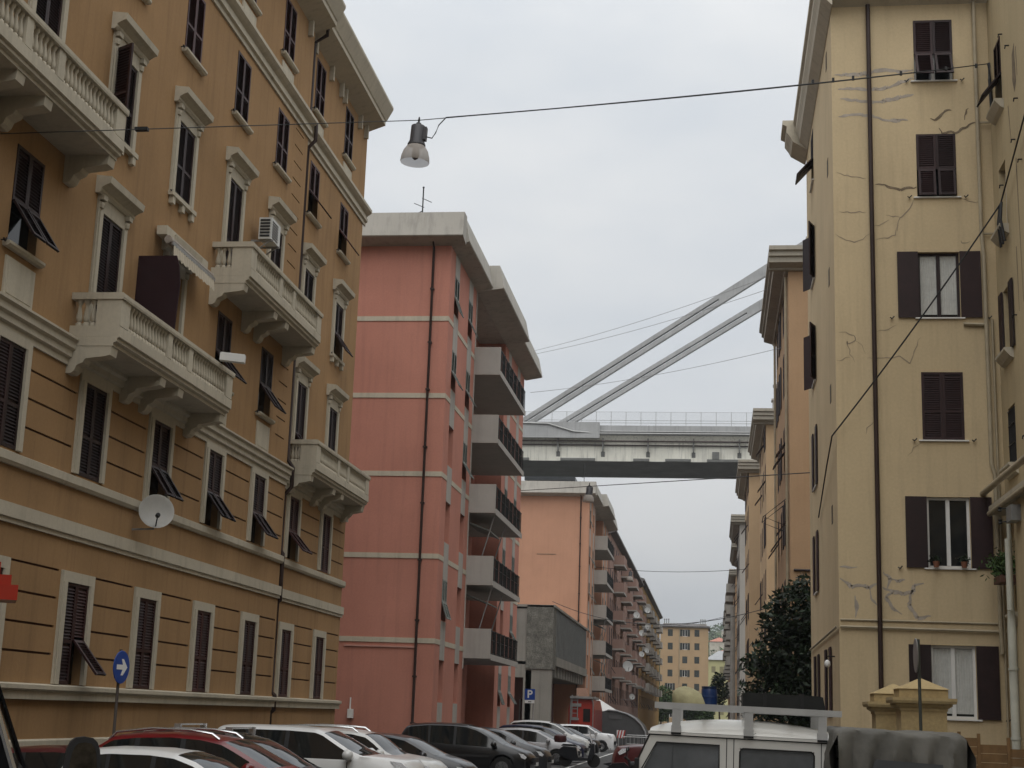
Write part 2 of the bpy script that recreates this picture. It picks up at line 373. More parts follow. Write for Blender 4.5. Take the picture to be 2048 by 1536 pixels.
# ------------------------------------------------------------------ the ochre apartment building on the left
A = empty('apartment_building', (-12, 40, 0), 'ochre apartment building with cream cornices, stone balconies and dark louvred shutters, left of the street', 'building')
XA, XD, AE, AJ = -12.0, -12.17, 48.66, 40.75
FA, FD = fL(XA), fL(XD)
WD = 1.08
cA = [16.4, 20.05, 23.68, 27.32, 30.95, 34.6, 38.25]; cD = [42.3, 46.08]
r1, r3, r4, r5, r6, r7 = (2.37, 4.25), (6.28, 8.08), (9.7, 11.5), (13.2, 14.97), (16.65, 18.35), (19.98, 21.72)
doors4, doors5 = {27.32, 30.95, 42.3, 46.08}, {20.05, 23.68, 34.6, 38.25}
bays = [(c, FA, 'A') for c in cA] + [(c, FD, 'D') for c in cD]
holes = {'A': [], 'D': []}; grooves = {'A': [], 'D': []}
for c, f, k in bays:
    for i, (a, z) in enumerate((r1, r3, r4, r5, r6, r7)):
        if i == 2 and c in doors4: a = 8.78
        if i == 3 and c in doors5: a = 12.2
        holes[k].append((c - WD / 2, c + WD / 2, a, z, .2))
for k, cs, lo, hi in (('A', cA, 10.0, AJ), ('D', cD, AJ, AE)):
    xs = [lo + (.12 if k == 'D' else 0)] + [v for c in cs for v in (c - WD / 2 - .30, c + WD / 2 + .30)] + [hi - .12]
    for a, b_ in zip(xs[::2], xs[1::2]):
        for z in (2.90, 3.40, 3.92, 4.43, 6.75, 7.27, 7.78, 8.14): 
            if z in (8.14,): continue
            grooves[k].append((a, b_, z - .021, z + .021, .035))
for z in [8.95 + .5 * i for i in range(20)]:
    if z < 18.6 and (z > 9.2): grooves['A'].append((39.45, 40.3, z - .02, z + .02, .03))
for k, f, u0, u1 in (('A', FA, -45.0, AJ), ('D', FD, AJ, AE)):
    wl = MB(f); wl.wall(u0, u1, 0, 22.3, holes[k] + grooves[k])
    if k == 'A': wl.poly([(AJ, 0, 0), (AJ, -.17, 0), (AJ, -.17, 22.3), (AJ, 0, 22.3)]); wl.poly([(-45, 0, 0), (-45, -13, 0), (-45, -13, 22.3), (-45, 0, 22.3)])
    else: wl.poly([(AE, 0, 0), (AE, -30, 0), (AE, -30, 22.3), (AE, 0, 22.3)])
    wl.build('wall', OCHRE, A)
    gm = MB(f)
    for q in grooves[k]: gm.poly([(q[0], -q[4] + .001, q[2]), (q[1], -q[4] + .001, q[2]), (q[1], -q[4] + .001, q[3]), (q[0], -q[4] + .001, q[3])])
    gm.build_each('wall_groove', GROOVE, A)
def mould(prof, name='string_course', m=None, ends=True):
    o = MB(FA); o.prism(prof, -45.0, AJ + .0, 0); o2 = o; o2.f = FD; o2.prism(prof, AJ + .002, AE + max(q[0] for q in prof) * .9, 0); return o.build(name, m or CREAM, A)
mould([(0, 2.08), (.10, 2.08), (.10, 2.22), (.17, 2.26), (.17, 2.33), (0, 2.36)], 'base_moulding')
mould([(0, 0), (.06, 0), (.06, 1.36), (.03, 1.39), (0, 1.39)], 'plinth')
mould([(0, 5.03), (.05, 5.03), (.05, 5.10), (.09, 5.12), (.09, 5.36), (0, 5.38)])
mould([(0, 6.0), (.06, 6.0), (.10, 6.06), (.10, 6.2), (0, 6.24)])
mould([(0, 8.2), (.04, 8.2), (.04, 8.32), (.10, 8.35), (.10, 8.46), (.16, 8.50), (.16, 8.62), (.22, 8.66), (.22, 8.70), (0, 8.72)])
mould([(0, 18.62), (.05, 18.62), (.05, 18.74), (.12, 18.77), (.12, 18.88), (.09, 18.90), (.09, 18.98), (.18, 19.03), (.26, 19.10), (.26, 19.20), (0, 19.24)])
o = MB(FA); pr = [(0, 22.05), (.12, 22.1), (.62, 22.28), (.62, 22.42), (.66, 22.45), (.88, 22.86), (.88, 22.95), (-.5, 23.3), (-.5, 22.4), (0, 22.4)]
o.prism(pr, -45, AJ + .1, 0); o.f = FD; o.prism(pr, AJ + .102, AE + .02, 0); o.build('cornice', CREAM, A)
o = MB(FD)
for u in (41.3, 43.3, 44.6, 45.1, 47.3, 48.2): o.box(u - .07, u + .07, .0, .14, 21.62, 22.1)
o.f = FA
for u in (32.6, 36.3, 40.1): o.box(u - .07, u + .07, .0, .14, 21.62, 22.1)
o.build_each('cornice_bracket', CREAM, A)
o = MB(FA); o.poly([(-45, .5, 23.05), (AE, .3, 23.05), (AE, -6.5, 25.5), (-45, -6.5, 25.5)]); o.poly([(-45, -30, 23), (AE, -30, 23), (AE, -6.5, 25.5), (-45, -6.5, 25.5)]); o.build('roof', ROOFT, A)
def surround_mesh(kind, wd, h):
    def mk():
        b = MB(); j = .21; d = .045; y0 = 0
        b.box(-wd / 2 - j, -wd / 2, -d, y0, 0, h); b.box(wd / 2, wd / 2 + j, -d, y0, 0, h)
        b.box(-wd / 2 - j, wd / 2 + j, -d, y0, h, h + (.2 if kind == 'frame' else .30))
        b.box(-wd / 2 - j + .06, -wd / 2 - .001, -d - .025, -d, 0, h); b.box(wd / 2 + .001, wd / 2 + j - .06, -d - .025, -d, 0, h)
        if kind != 'frame':
            t = h + .30; e = wd / 2 + j
            b.prism([(0, t), (-.08, t), (-.12, t + .05), (-.12, t + .1), (-.22, t + .16), (-.30, t + .19), (-.32, t + .32), (0, t + .36)], -e - .13, e + .13, 0)
            for s in (-1, 1): b.lathe([(.0, -.12), (.075, -.11), (.09, -.05), (.09, 0)], (s * (e - .1), -.03, t - .14), 8); b.box(s * (e - .1) - .09, s * (e - .1) + .09, -.14, 0, t - .1, t)
        if kind == 'ped':
            b.box(-wd / 2 - j - .03, wd / 2 + j + .03, -.12, 0, -.10, 0)
            for s in (-1, 0, 1): b.box(s * (wd / 2 + j * .4) - .08, s * (wd / 2 + j * .4) + .08, -.1, 0, -.27, -.10)
        return b.mesh('window_surround', CREAM)
    return cached(('sur', kind, round(wd, 2), round(h, 2)), mk)
tilts = {(r4, 23.68): None, (r4, 34.6): None, (r4, 38.25): None, (r3, 30.95): None, (r3, 34.6): None, (r3, 38.25): None, (r3, 42.3): None,
         (r6, 42.3): None, (r6, 46.08): None, (r5, 46.08): None, (r1, 27.32): 1, (r4, 42.3): 0}
for c, f, k in bays:
    for row in (r1, r3, r4, r5, r6, r7):
        a, z = row; door = (row is r4 and c in doors4) or (row is r5 and c in doors5)
        if row is r4 and door: a = 8.78
        if row is r5 and door: a = 12.2
        st = 'tilt' if (row, c) in tilts else 'closed'
        if row is r5 and c == 27.32: st = 'half'
        if row is r4 and c == 30.95: st = 'none'
        m = SHUTR if row in (r6, r7) or (row is r3 and k == 'D') or row is r1 else SHUT
        p = window(A, 'L', f, c, a, z, WD, st, m, .2, only=tilts.get((row, c)), tilt=rnd.uniform(33, 44), frame=WHITE if st in ('none', 'half') else None,
                   sill=CREAM if row in (r6, r7) or (row is r4 and not door) else None)
        kind = 'frame' if row in (r1, r3) else ('ped' if row is r5 and not door else ('door' if door or row is r5 else None))
        if kind: link('window_surround', surround_mesh(kind, WD, z - a), p, (0, -.168, 0))
        if not door and row not in (r1, r3): hooks(p, WD, -.19)
        if row is r7 or (row is r4 and not door):
            def pm():
                b = MB(); b.box(-.56, .56, -.035, 0, -.95, -.22); b.box(-.47, .47, -.045, -.03, -.86, -.31); return b.mesh('apron_panel', CREAM)
            link('apron_panel', cached(('apron',), pm), p, (0, -.17, 0))
o = MB(FD); o.tube([(40.95, .52, 22.3), (40.95, .5, 22.05), (40.95, .12, 21.8), (40.95, .12, 19.4), (40.95, .34, 19.15), (40.95, .34, 18.65), (40.95, .12, 18.4), (40.95, .12, 9.0), (40.95, .30, 8.75), (40.95, .30, 8.2), (40.95, .1, 7.95), (40.95, .1, 6.4), (40.95, .17, 6.3), (40.95, .17, 5.0), (40.95, .1, 4.9), (40.95, .1, 2.5), (40.95, .2, 2.4), (40.95, .2, 2.0), (40.95, .1, 1.9), (40.95, .1, .1)], .062, 8)
o.build('downpipe', PIPE, A, 60)
def baluster(b, u, n, z0, z1, r=.058):
    h = z1 - z0; b.lathe([(r * 1.1, z0), (r * 1.1, z0 + .05), (r * .6, z0 + .08), (r * 1.0, z0 + .22 * h), (r * 1.05, z0 + .35 * h), (r * .55, z0 + .72 * h), (r * .6, z1 - .09), (r * 1.1, z1 - .05), (r * 1.1, z1)], (u, n, 0), 7)
def stone_balcony(f, u0, u1, zt, proj=1.0):
    s = MB(f); zb = zt - 1.0
    s.prism([(0, zb - .03), (proj - .12, zb - .03), (proj - .12, zb + .03), (proj - .05, zb + .06), (proj - .05, zb + .12), (proj, zb + .14), (proj, zb + .34), (proj - .03, zb + .36), (proj - .2, zb + .36), (proj - .2, zb + .15), (0, zb + .15)], u0, u1, 0)
    for e in (u0, u1): s.box(min(e, e + (.18 if e == u0 else -.18)), max(e, e + (.18 if e == u0 else -.18)), 0, proj - .2, zb + .152, zb + .36)
    bal = s.build('balcony', CREAM, A)
    q = MB(f); r0, r1_ = zt - .13, zt
    q.prism([(proj - .20, r0), (proj + .02, r0), (proj + .03, r0 + .04), (proj + .03, r1_ - .02), (proj, r1_), (proj - .20, r1_)], u0 - .03, u1 + .03, 0)
    for e, d in ((u0 - .03, .21), (u1 - .18, .21)): q.box(e, e + d, 0, proj - .2, r0, r1_ - .002)
    L = u1 - u0; pw = .24; piers = [(u0, u0 + .42), (u0 + L * .5 - .72 - pw / 2, u0 + L * .5 - .72 + pw / 2), (u0 + L * .5 + .52 - pw / 2, u0 + L * .5 + .52 + pw / 2), (u1 - .42, u1)]
    for a, b_ in piers: q.box(a, b_, proj - .17, proj - .01, zb + .36, r0)
    for e in (u0, u1 - .16): q.box(e + .002, e + .158, proj - .5, proj - .17, zb + .36, r0)
    q.build('balcony_rail', CREAM, bal)
    def bals():
        t = MB(); baluster(t, 0, 0, 0, r0 - zb - .36); return t.mesh('baluster', CREAM, 50)
    bm_ = cached(('bal', round(r0 - zb, 3)), bals)
    def put(u, n): link('baluster', bm_, bal, Vector(f(u, n, zb + .36)) - A.location)
    for (a, b_), (c, d) in zip(piers, piers[1:]):
        k = max(2, round((c - b_) / .165))
        for i in range(k): put(b_ + (c - b_) * (i + .5) / k, proj - .09)
    for e in (u0 + .08, u1 - .08):
        for i in range(3): put(e, .08 + (proj - .58) * (i + .4) / 3)
    for c in (u0 + .16, u0 + L * .5 - .6, u0 + L * .5 + .45, u1 - .16):
        k = MB(f); pf = [(0, zb - .55), (.10, zb - .55), (.16, zb - .5), (.20, zb - .40), (.32, zb - .34), (.36, zb - .27), (proj - .28, zb - .23), (proj - .16, zb - .20), (proj - .14, zb - .032), (0, zb - .032)]
        k.prism(pf, c - .15, c + .15, 0); k.build('balcony_bracket', CREAM, bal)
    return bal
stone_balcony(FA, 18.6, 25.3, 13.02); stone_balcony(FA, 25.9, 32.6, 9.6); stone_balcony(FA, 33.3, 39.9, 13.0); stone_balcony(FD, 41.4, 48.15, 9.65, .86)
# things fixed to or standing on that front
aw = empty('awning', (-11.9, 30.9, 11.9), 'folded striped awning with scalloped cream valance above the balcony door', 'awning')
o = MB(FA); o.box(29.6, 32.3, .05, .28, 11.98, 12.18); o.build('awning_box', CREAM, aw)
o = MB(FA); o.tube([(29.55, .34, 11.85), (32.35, .34, 11.85)], .09, 10); o.build('fabric_roll', mat('striped_canvas', (0.32, 0.28, 0.24), .9, .3, 8), aw)
o = MB(FA); o.box(29.55, 32.35, .43, .47, 11.72, 11.8); o.build('front_bar', ZINC, aw)
o = MB(FA); n_ = 34
for i in range(n_):
    u0, u1 = 29.6 + 2.7 * i / n_, 29.6 + 2.7 * (i + 1) / n_; d0, d1 = .46 + .02 * (i % 2), .46 + .02 * ((i + 1) % 2); e0, e1 = .05 * abs(math.sin(i * 1.05)), .05 * abs(math.sin((i + 1) * 1.05))
    o.poly([(u0, d0, 11.72), (u1, d1, 11.72), (u1, d1 + .02, 11.45 + e1), (u0, d0 + .02, 11.45 + e0)])
o.build('valance', mat('cream_canvas', (0.5, 0.44, 0.34), .9, .15, 3), aw)
o = MB()
pts = [(-11.95, 8.8), (-11.95, 11.22), (-11.12, 11.22), (-11.05, 11.0), (-11.0, 10.6), (-11.03, 10.0), (-11.07, 8.8)]
o.prism([(x, z) for x, z in pts], 28.74, 28.78, 1)
thing('privacy_screen', o, mat('maroon_canvas', (0.022, 0.006, 0.008), .9, .15, 2), 'dark maroon canvas privacy screen with a curved edge standing on the balcony under the awning', 'screen')
o = MB(); o.T = Matrix.Translation((-10.72, 31.6, 9.62)) @ Matrix.Rotation(R(4), 4, 'Y') @ Matrix.Rotation(R(12), 4, 'Z'); o.box(-.28, .28, -.1, .1, 0, .17); o.box(-.26, .26, -.08, .08, .17, .185)
thing('planter_box', o, WHITE, 'plain white plastic box resting on the balcony rail under the maroon screen', 'box')
ac = empty('air_conditioner', (-11.9, 36.2, 13.9), 'white air conditioner unit bracketed to the ochre wall between two pedimented doors', 'air conditioner')
o = MB(FA); o.box(36.05, 36.85, .22, .56, 13.98, 14.56); o.build('casing', mat('ac_casing', (.6, .6, .57), .5, .08, 3, dirt=.2), ac)
o = MB(FA)
for i in range(6): o.box(36.03, 36.045, .26 + .035 * 0, .52, 14.04 + i * .085, 14.085 + i * .085)
for i in range(7): o.box(36.12, 36.62, .562, .57, 14.03 + i * .07, 14.06 + i * .07)
o.build('grille', BLACK, ac)
o = MB(FA)
for u in (36.15, 36.75): o.box(u - .02, u + .02, 0, .6, 13.93, 13.978); o.prism([(0, 13.6), (.03, 13.6), (.5, 13.925), (.44, 13.925)], u - .015, u + .015, 0)
o.build_each('wall_bracket', ZINC, ac)
def dish(x, y, z, r, aim, label, wallx, m, group=None):
    d = empty('satellite_dish', (x, y, z), label, 'satellite dish', group)
    q = Matrix.Translation((x, y, z)) @ Vector(aim).normalized().to_track_quat('Z', 'Y').to_matrix().to_4x4()
    o = MB(); o.T = q; prof = [(r * t / 6, .22 * r * (t / 6) ** 2) for t in range(7)]; o.lathe([(max(a, .001), b_) for a, b_ in prof] + [(r * 1.02, .22 * r), (r, .22 * r - .02)] + [(max(a * .98, .001), b_ - .025) for a, b_ in prof[::-1][1:]], n=28)
    o.build('reflector', m, d, 40)
    o = MB(); o.T = q; o.tube([(0, -r * .9, .2 * r), (0, -r * .5, r * .7)], .014 * r / .36, 6); o.lathe([(.03, 0), (.05, .04), (.05, .12), (.03, .14)], (0, -r * .45, r * .62), 8); o.build('feed_arm', BLACK, d)
    o = MB(); o.tube([(x, y, z - .05), (x - .02, y, z - .35 * r / .36), (wallx, y - .1, z - .38 * r / .36)], .022, 6); o.build('mast', ZINC, d)
    return d
dish(-11.55, 29.9, 5.98, .36, (.55, -1, .22), 'grey satellite dish on the ochre wall above the cream band', -12, mat('dish_grey', (.42, .41, .38), .5, .1, 3, dirt=.3))
dp = MB(FA); dp.tube([(29.8, .2, 6.1), (30.3, .18, 6.25), (31.8, .1, 6.1)], .012, 5); 

# ------------------------------------------------------------------ balcony blocks: pink one and the salmon one behind it
def railing(f, u0, u1, n, z0, z1, root, step=.19, ends=None, m=None):
    b = MB(f)
    b.box(u0, u1, n - .02, n + .02, z1 - .04, z1); b.box(u0, u1, n - .015, n + .015, z0 + .06, z0 + .09); b.box(u0, u1, n - .012, n + .012, (z0 + z1) / 2 + .1, (z0 + z1) / 2 + .12)
    k = int((u1 - u0) / step)
    for i in range(k + 1): u = u0 + (u1 - u0) * i / k; b.box(u - .009, u + .009, n - .009, n + .009, z0, z1 - .02)
    for i in range(int((u1 - u0) / 1.4) + 1): u = u0 + i * 1.4; b.box(u - .02, u + .02, n - .1, n + .05, z0 - .12, z1)
    return b.build('railing', m or BLACK, root)
CONCW = mat('balcony_concrete', (0.40, 0.375, 0.34), .9, .08, .8, spec=.2, dirt=.18, streak=True)
def balcony_block(y0, X, wallm, label, bands, shutm, nbal=5, low=0.0, openings=True):
    B = empty('apartment_block', (X, y0, 0), label, 'building')
    F, G = fL(X), fG(y0); Y1 = y0 + 25.2; u1, u2 = y0 + 7.1, y0 + 17.1; top = 21.3
    wc = [y0 + 1.75, y0 + 5.45, y0 + 19.0, y0 + 22.8]; ww = 1.1
    tops = [20.3, 17.05, 13.8, 10.6, 7.4, 4.15]
    hl = [(c - ww / 2, c + ww / 2, t - 1.65, t, .28) for c in wc for t in tops]
    bz = [4.84, 8.2, 11.54, 14.8, 18.08] if bands else []
    W = MB(F); W.wall(y0, u1, 0, top, [h for h in hl if h[0] < u1]); W.wall(u2, Y1, 0, top, [h for h in hl if h[0] > u2])
    W.f = G; W.wall(X - 28, X, 0, top, [])
    W.f = fL(X); W.poly([(u1, 0, 0), (u1, -1.4, 0), (u1, -1.4, top), (u1, 0, top)]); W.poly([(u2, 0, 0), (u2, -1.4, 0), (u2, -1.4, top), (u2, 0, top)])
    dh = [(u1 + a, u1 + a + 1.3, z, z + 2.25, .15) for a in (1.2, 4.2, 7.2) for z in (4.62, 7.85, 11.05, 14.3, 17.5)]
    W.wall(u1, u2, 0, top, dh, n=-1.4)
    W.poly([(Y1, 0, 0), (Y1, -28, 0), (Y1, -28, top), (Y1, 0, top)]); W.build('wall', wallm, B)
    for h in dh: window(B, 'L', fL(X - 1.4), (h[0] + h[1]) / 2, h[2], h[3], 1.3, 'none', shutm, .15, frame=SHUT if rnd.random() < .6 else WHITE)
    if bands:
        b = MB(F)
        for z in bz:
            b.f = G; b.box(X - 28, X + .015, 0, .03, z - .1, z + .1); b.f = F
            segs = [y0 + .002, wc[0] - ww / 2, wc[0] + ww / 2, wc[1] - ww / 2, wc[1] + ww / 2, u1, u2, wc[2] - ww / 2, wc[2] + ww / 2, wc[3] - ww / 2, wc[3] + ww / 2, Y1]
            for a, c in zip(segs[::2], segs[1::2]): b.box(a, c, 0, .02, z - .1, z + .1)
        b.build_each('floor_band', CREAM, B)
    b = MB(F)
    for c in wc:
        zz = [22] + [t for t in tops]
        for i, t in enumerate(tops):
            lo = t - 1.65; nx = tops[i + 1] if i + 1 < len(tops) else .4
            b.box(c - ww / 2 + .002, c + ww / 2 - .002, 0, .012, nx, lo - .04)
        b.box(c - ww / 2 + .002, c + ww / 2 - .002, 0, .012, tops[0], top)
    b.build_each('spandrel_panel', GREYP, B); b = MB(F); b.box(u1 - .12, u1 + .0, 0, .04, 4, top); b.build('corner_trim', GREYP, B)
    for c in wc:
        for t in tops:
            s = rnd.choice(['tilt', 'tilt', 'tilt', 'closed'])
            window(B, 'L', F, c, t - 1.65, t, ww, 'tilt' if s == 'tilt' else 'none', shutm, .28, frame=WHITE, tilt=rnd.uniform(18, 34), sill=None)
    # balconies: near side wall of concrete, railing in front
    for i in range(nbal):
        zb = [4.46, 7.68, 10.92, 14.12, 17.3][i]; P = 1.22
        s = MB(F); s.box(u1 + .02, u2 - .6, -1.4, P, zb, zb + .18); s.box(u1 + .02, u2 - .6, P, P + .03, zb - .06, zb + .2)
        s.box(u1 - .1, u1 + .02, .02, P, zb, zb + 1.3)
        s.box(u1 + 4.6, u1 + 4.75, -1.4, P * .4, zb + .18, zb + 1.3)
        bl = s.build('balcony', CONCW, B)
        railing(F, u1 + .05, u2 - .6, P - .03, zb + .18, zb + 1.25, bl)
        if rnd.random() < .7:
            c = MB(F); u = u1 + rnd.uniform(2, 7); c.box(u, u + .8, -.9, -.5, zb + .18, zb + 1.1); c.box(u + 1.1, u + 1.5, -.6, -.25, zb + .18, zb + .8)
            c.build_each('balcony_cabinet', rnd.choice([WHITE, GREYP, CONC]), bl)
        if i in (1, 2):
            c = MB(F); c.prism([(-.2, zb - .35), (.9, zb - .75), (.9, zb - .70), (-.2, zb - .30)], u1 + .6, u1 + 4.0, 0); c.build('sun_blind', SHUTG, bl)
            c = MB(F); c.tube([(u1 + .5, 1.1, zb - .1), (u1 + .5, .6, zb - 1.9)], .03, 6); c.tube([(u1 + 4.1, 1.1, zb - .1), (u1 + 4.1, .6, zb - 1.9)], .03, 6); c.build_each('blind_arm', ZINC, bl)
    # roof: flared parapet in three pieces, the middle one further out
    r = MB(F)
    def flare(a, c, ov): r.prism([(-28, 21.3), (0, 21.3), (0, 21.25), (ov - .0, 21.42), (ov + .04, 21.46), (ov - .18, 22.52), (-28, 22.52)], a, c, 0)
    flare(y0 - .0, u1 - .1, .72); flare(u1 - .098, u2 + .1, 1.22); flare(u2 + .102, Y1 + .6, .95)
    r.f = G; r.prism([(0, 21.25), (.82, 21.42), (.86, 21.46), (.66, 22.515), (0, 22.515)], X - 28, X + .62, 0)
    r.build('roof', CONC, B)
    p = MB(G); p.tube([(X - .72, .5, 21.5), (X - .72, .12, 21.1), (X - .72, .12, .1)], .055, 8); 
    pp = p.build('downpipe', PIPE, B, 60)
    c = MB(G)
    for z in (19.3, 17, 15, 12.6, 10.3, 8, 5.6, 3.4, 1.6): c.box(X - .80, X - .64, 0, .19, z, z + .07)
    c.build_each('pipe_clamp', PIPE, pp)
    return B
PB = balcony_block(59.3, -10.95, PINK, 'pink apartment block with cream floor bands and stacked grey balconies beyond the ochre building', True, SHUTG)
o = MB(fG(59.3)); o.box(-14.6, -11.62, .0, .05, 4.55, 4.61); o.box(-11.68, -11.62, 0, .05, .9, 4.55); o.build('gas_pipe', mat('pink_pipe', (.5, .27, .22), .7, .1), PB)
o = MB(fG(59.3)); o.box(-15, -10.94, 0, .03, 0, .95); o.build('plinth', GREYP, PB)
SB = balcony_block(132.1, -10.95, SALMON, 'salmon apartment block with a blank side wall and grey balconies behind the concrete building', False, SHUTG)
o = MB(fG(132.1)); o.box(-15.5, -13.8, 0, .03, 16.05, 16.1); o.box(-12.1, -11.6, 0, .02, 9.2, 9.25); o.build_each('wall_crack', CRACK_D, SB)
o = MB(); o.box(-17, -12.4, 133.5, 140, 22.9, 23.25); o.box(-16.8, -16.6, 133.7, 133.9, 22, 22.9); o.box(-12.8, -12.6, 133.7, 133.9, 22, 22.9)
thing('solar_panel', o, mat('dark_panel', (.03, .033, .036), .3, .1), 'dark flat panel propped on the roof of the salmon block', 'solar panel')
def antenna(x, y, z, h, label, group=None):
    o = MB(); o.tube([(x, y, z), (x, y, z + h)], .03, 6); o.tube([(x - .35, y, z + .52), (x, y, z + .72)], .022, 5)
    o.tube([(x - .02, y - .1, z + h * .72), (x + .30, y + .4, z + h * .71)], .016, 5); o.tube([(x - .32, y - .3, z + h * .55), (x + .02, y + .2, z + h * .54)], .016, 5); o.tube([(x, y, z + h), (x, y, z + h + .06)], .045, 6)
    return thing('television_antenna', o, BLACK, label, 'antenna', group, base=(x, y, z))
antenna(-12.45, 60.2, 22.4, 1.75, 'thin television antenna standing on the flat roof of the pink block', 'roof antennas')
antenna(-11.7, 135, 22.0, 2.6, 'small antenna on the roof of the salmon block beside the dark panel', 'roof antennas')

# ------------------------------------------------------------------ low concrete building between them
CBW = plaster('weathered_grey_plaster', (.25, .235, .205), .5, (.09, .085, .075), .15)
CB = empty('concrete_building', (-10.95, 104, 0), 'low raw concrete building with a grey ribbed front between the pink and the salmon block', 'building')
F = fL(-10.95); G = fG(104)
o = MB(G); o.wall(-24, -11.0, 5.1, 9.5, []); o.wall(-24, -10.95, 0, 5.1, [(-14.9, -12.9, .1, 4.6, 1.4)]); o.build('wall', CBW, CB)
o = MB(); o.box(-12.75, -10.9, 103.9, 105.9, 5.2, 9.55); o.build('corner_pier', ROUGHC, CB)
o = MB(F); k = 56
for i in range(k):
    u0 = 105.9 + 26.0 * i / k; d = .0 if i % 2 else .07; o.box(u0, u0 + 26.0 / k - .03, -.2, d, 6.15, 9.3)
o.build('ribbed_cladding', mat('ribbed_grey', (.13, .135, .13), .6, .15, 2, dirt=.3, streak=True), CB)
o = MB(F); o.box(105.9, 132.05, -.3, .12, 5.5, 6.12); o.box(103.9, 132.05, -6, .14, 9.42, 9.58); o.box(104, 132.05, -12, -.3, 5.5, 5.7)
for u in [106.8 + 2.05 * i for i in range(12)]: o.box(u, u + .35, -2.6, -.02, 4.75, 5.5)
o.build('floor_beam', CBW, CB)
o = MB(F); o.wall(104, 132.05, 0, 5.5, [(108 + 4 * i, 110.4 + 4 * i, .1, 3.2, .2) for i in range(6)], n=-2.7); o.build('shop_front', mat('dark_red_wall', (.12, .05, .045), .9, .2, 1), CB)
o = MB(F)
for i in range(6): o.box(108 + 4 * i, 110.4 + 4 * i, -2.88, -2.86, .1, 3.2)
o.build_each('roller_shutter', mat('roller_shutter', (.09, .09, .09), .5, .2, 3), CB)
o = MB(G); o.box(-12.75, -12.35, -.5, 0, 0, 5.1); o.box(-11.3, -10.95, -.6, -.01, 0, 5.2); o.build_each('column', CBW, CB)
o = MB(); o.box(-24, -10.95, 104, 132, 9.3, 9.4); o.build('roof', ROOFT, CB)

# ------------------------------------------------------------------ further blocks on the left
def far_block(name, y0, y1, X, h, wallm, label, balcols, cat='building', bz=(3.3, 6.35, 9.4, 12.5, 15.6, 18.6), proj=1.15, bw=5.5, balm=None, side='L', roof='eave', depth=13):
    D = empty(name, (X, y0, 0), label, cat)
    F = fL(X) if side == 'L' else fR(X); sg = -1 if side == 'L' else 1
    wins = []; u = y0 + 1.6
    while u < y1 - 1.5:
        for z in bz: wins.append((u - .5, u + .5, z + .25, z + 2.2, .2))
        u += 3.1
    o = MB(F); o.wall(y0, y1, 0, h, wins); o.f = fG(y0); o.wall(min(X, X + sg * depth), max(X, X + sg * depth), 0, h, []); o.build('wall', wallm, D)
    def wm():
        return None
    for a, b_, c, d, e in wins:
        st = rnd.choice(['closed', 'closed', 'tilt', 'open' if side == 'R' else 'closed'])
        window(D, side, F, (a + b_) / 2, c, d, 1.0, st, SHUT, .2, slat=.16, tilt=35)
    if roof == 'eave':
        o = MB(F); o.prism([(0, h - .2), (.55, h + .02), (.62, h + .05), (.62, h + .3), (.5, h + .35), (-6.5, h + 2.2), (-depth, h + .3), (-depth, h)], y0 - .3, y1 + .3, 0); o.build('roof', ROOFT, D)
    elif roof == 'cornice':
        o = MB(F); pr = [(0, h - .35), (.14, h - .33), (.18, h - .25), (.6, h - .12), (.62, h + .1), (.72, h + .14), (.72, h + .32), (.84, h + .38), (.84, h + .56), (-depth, h + .56), (-depth, h - .35)]
        o.prism(pr, y0 - .02, y1 + .8, 0); 
        o.f = fG(y0 - .022); o.prism([q for q in pr if q[0] >= 0] + [(0, h + .56)], *( (X - .84, X + depth) if side == 'R' else (X - depth, X + .84)), 0); o.build('cornice', CORN, D)
        o = MB(F); o.poly([(y0, .5, h + .57), (y1, .5, h + .57), (y1, -depth, h + .57), (y0, -depth, h + .57)]); o.build('roof', ROOFT, D)
    for u in balcols:
        for z in bz[1:]:
            o = MB(F); o.box(u, u + bw, 0, proj, z - .02, z + .14); o.box(u, u + bw, proj, proj + .03, z - .04, z + .16); bl = o.build('balcony', CONCW, D)
            o = MB(F); o.box(u + .02, u + .12, .02, proj - .1, z + .14, z + 1.15); o.box(u + bw - .12, u + bw - .02, .02, proj - .1, z + .14, z + 1.15); o.box(u + .02, u + bw - .02, proj - .1, proj, z + .14, z + 1.15); o.build('parapet', balm or wallm, bl)
    return D
RB = far_block('apartment_block', 160.5, 228, -10.95, 21.6, ROSE, 'long rose brown block with pale edged balconies stepping back beyond the salmon block', (167, 181, 195, 209, 220))
OB = far_block('apartment_block', 229.5, 316, -10.95, 22.6, OCH2, 'mustard yellow block at the far end of the left row', (238, 252, 266, 280, 295), balm=CONCW)
DISHM = mat('dish_pale', (.5, .5, .48), .6, .1, 2, dirt=.3)
for i, (y, z, s) in enumerate(((172.5, 7.8, .6), (191, 14.8, .42), (206, 13.4, .42), (206, 10.6, .38), (222, 17.6, .42), (222, 11.8, .36), (183, 4.6, .34), (222, 15.2, .36))):
    nm = ['large pale satellite dish low on the rose brown block nearest the salmon block', 'pale dish on a middle balcony of the rose brown block', 'pale dish one floor above another on the rose brown block', 'pale dish directly beneath another on the rose brown block',
          'topmost pale dish near the mustard block', 'lower pale dish near the mustard block', 'small pale dish just above the street on the rose brown block', 'pale dish between the topmost and lower ones near the mustard block'][i]
    dish(-9.55, y - .1, z, s, (.4, -1, .25), nm, -10.9, DISHM, 'satellite dishes on the rose brown block')
FB = empty('apartment_building', (-6, 340, 0), 'orange apartment building with small dark windows closing the end of the street', 'building')
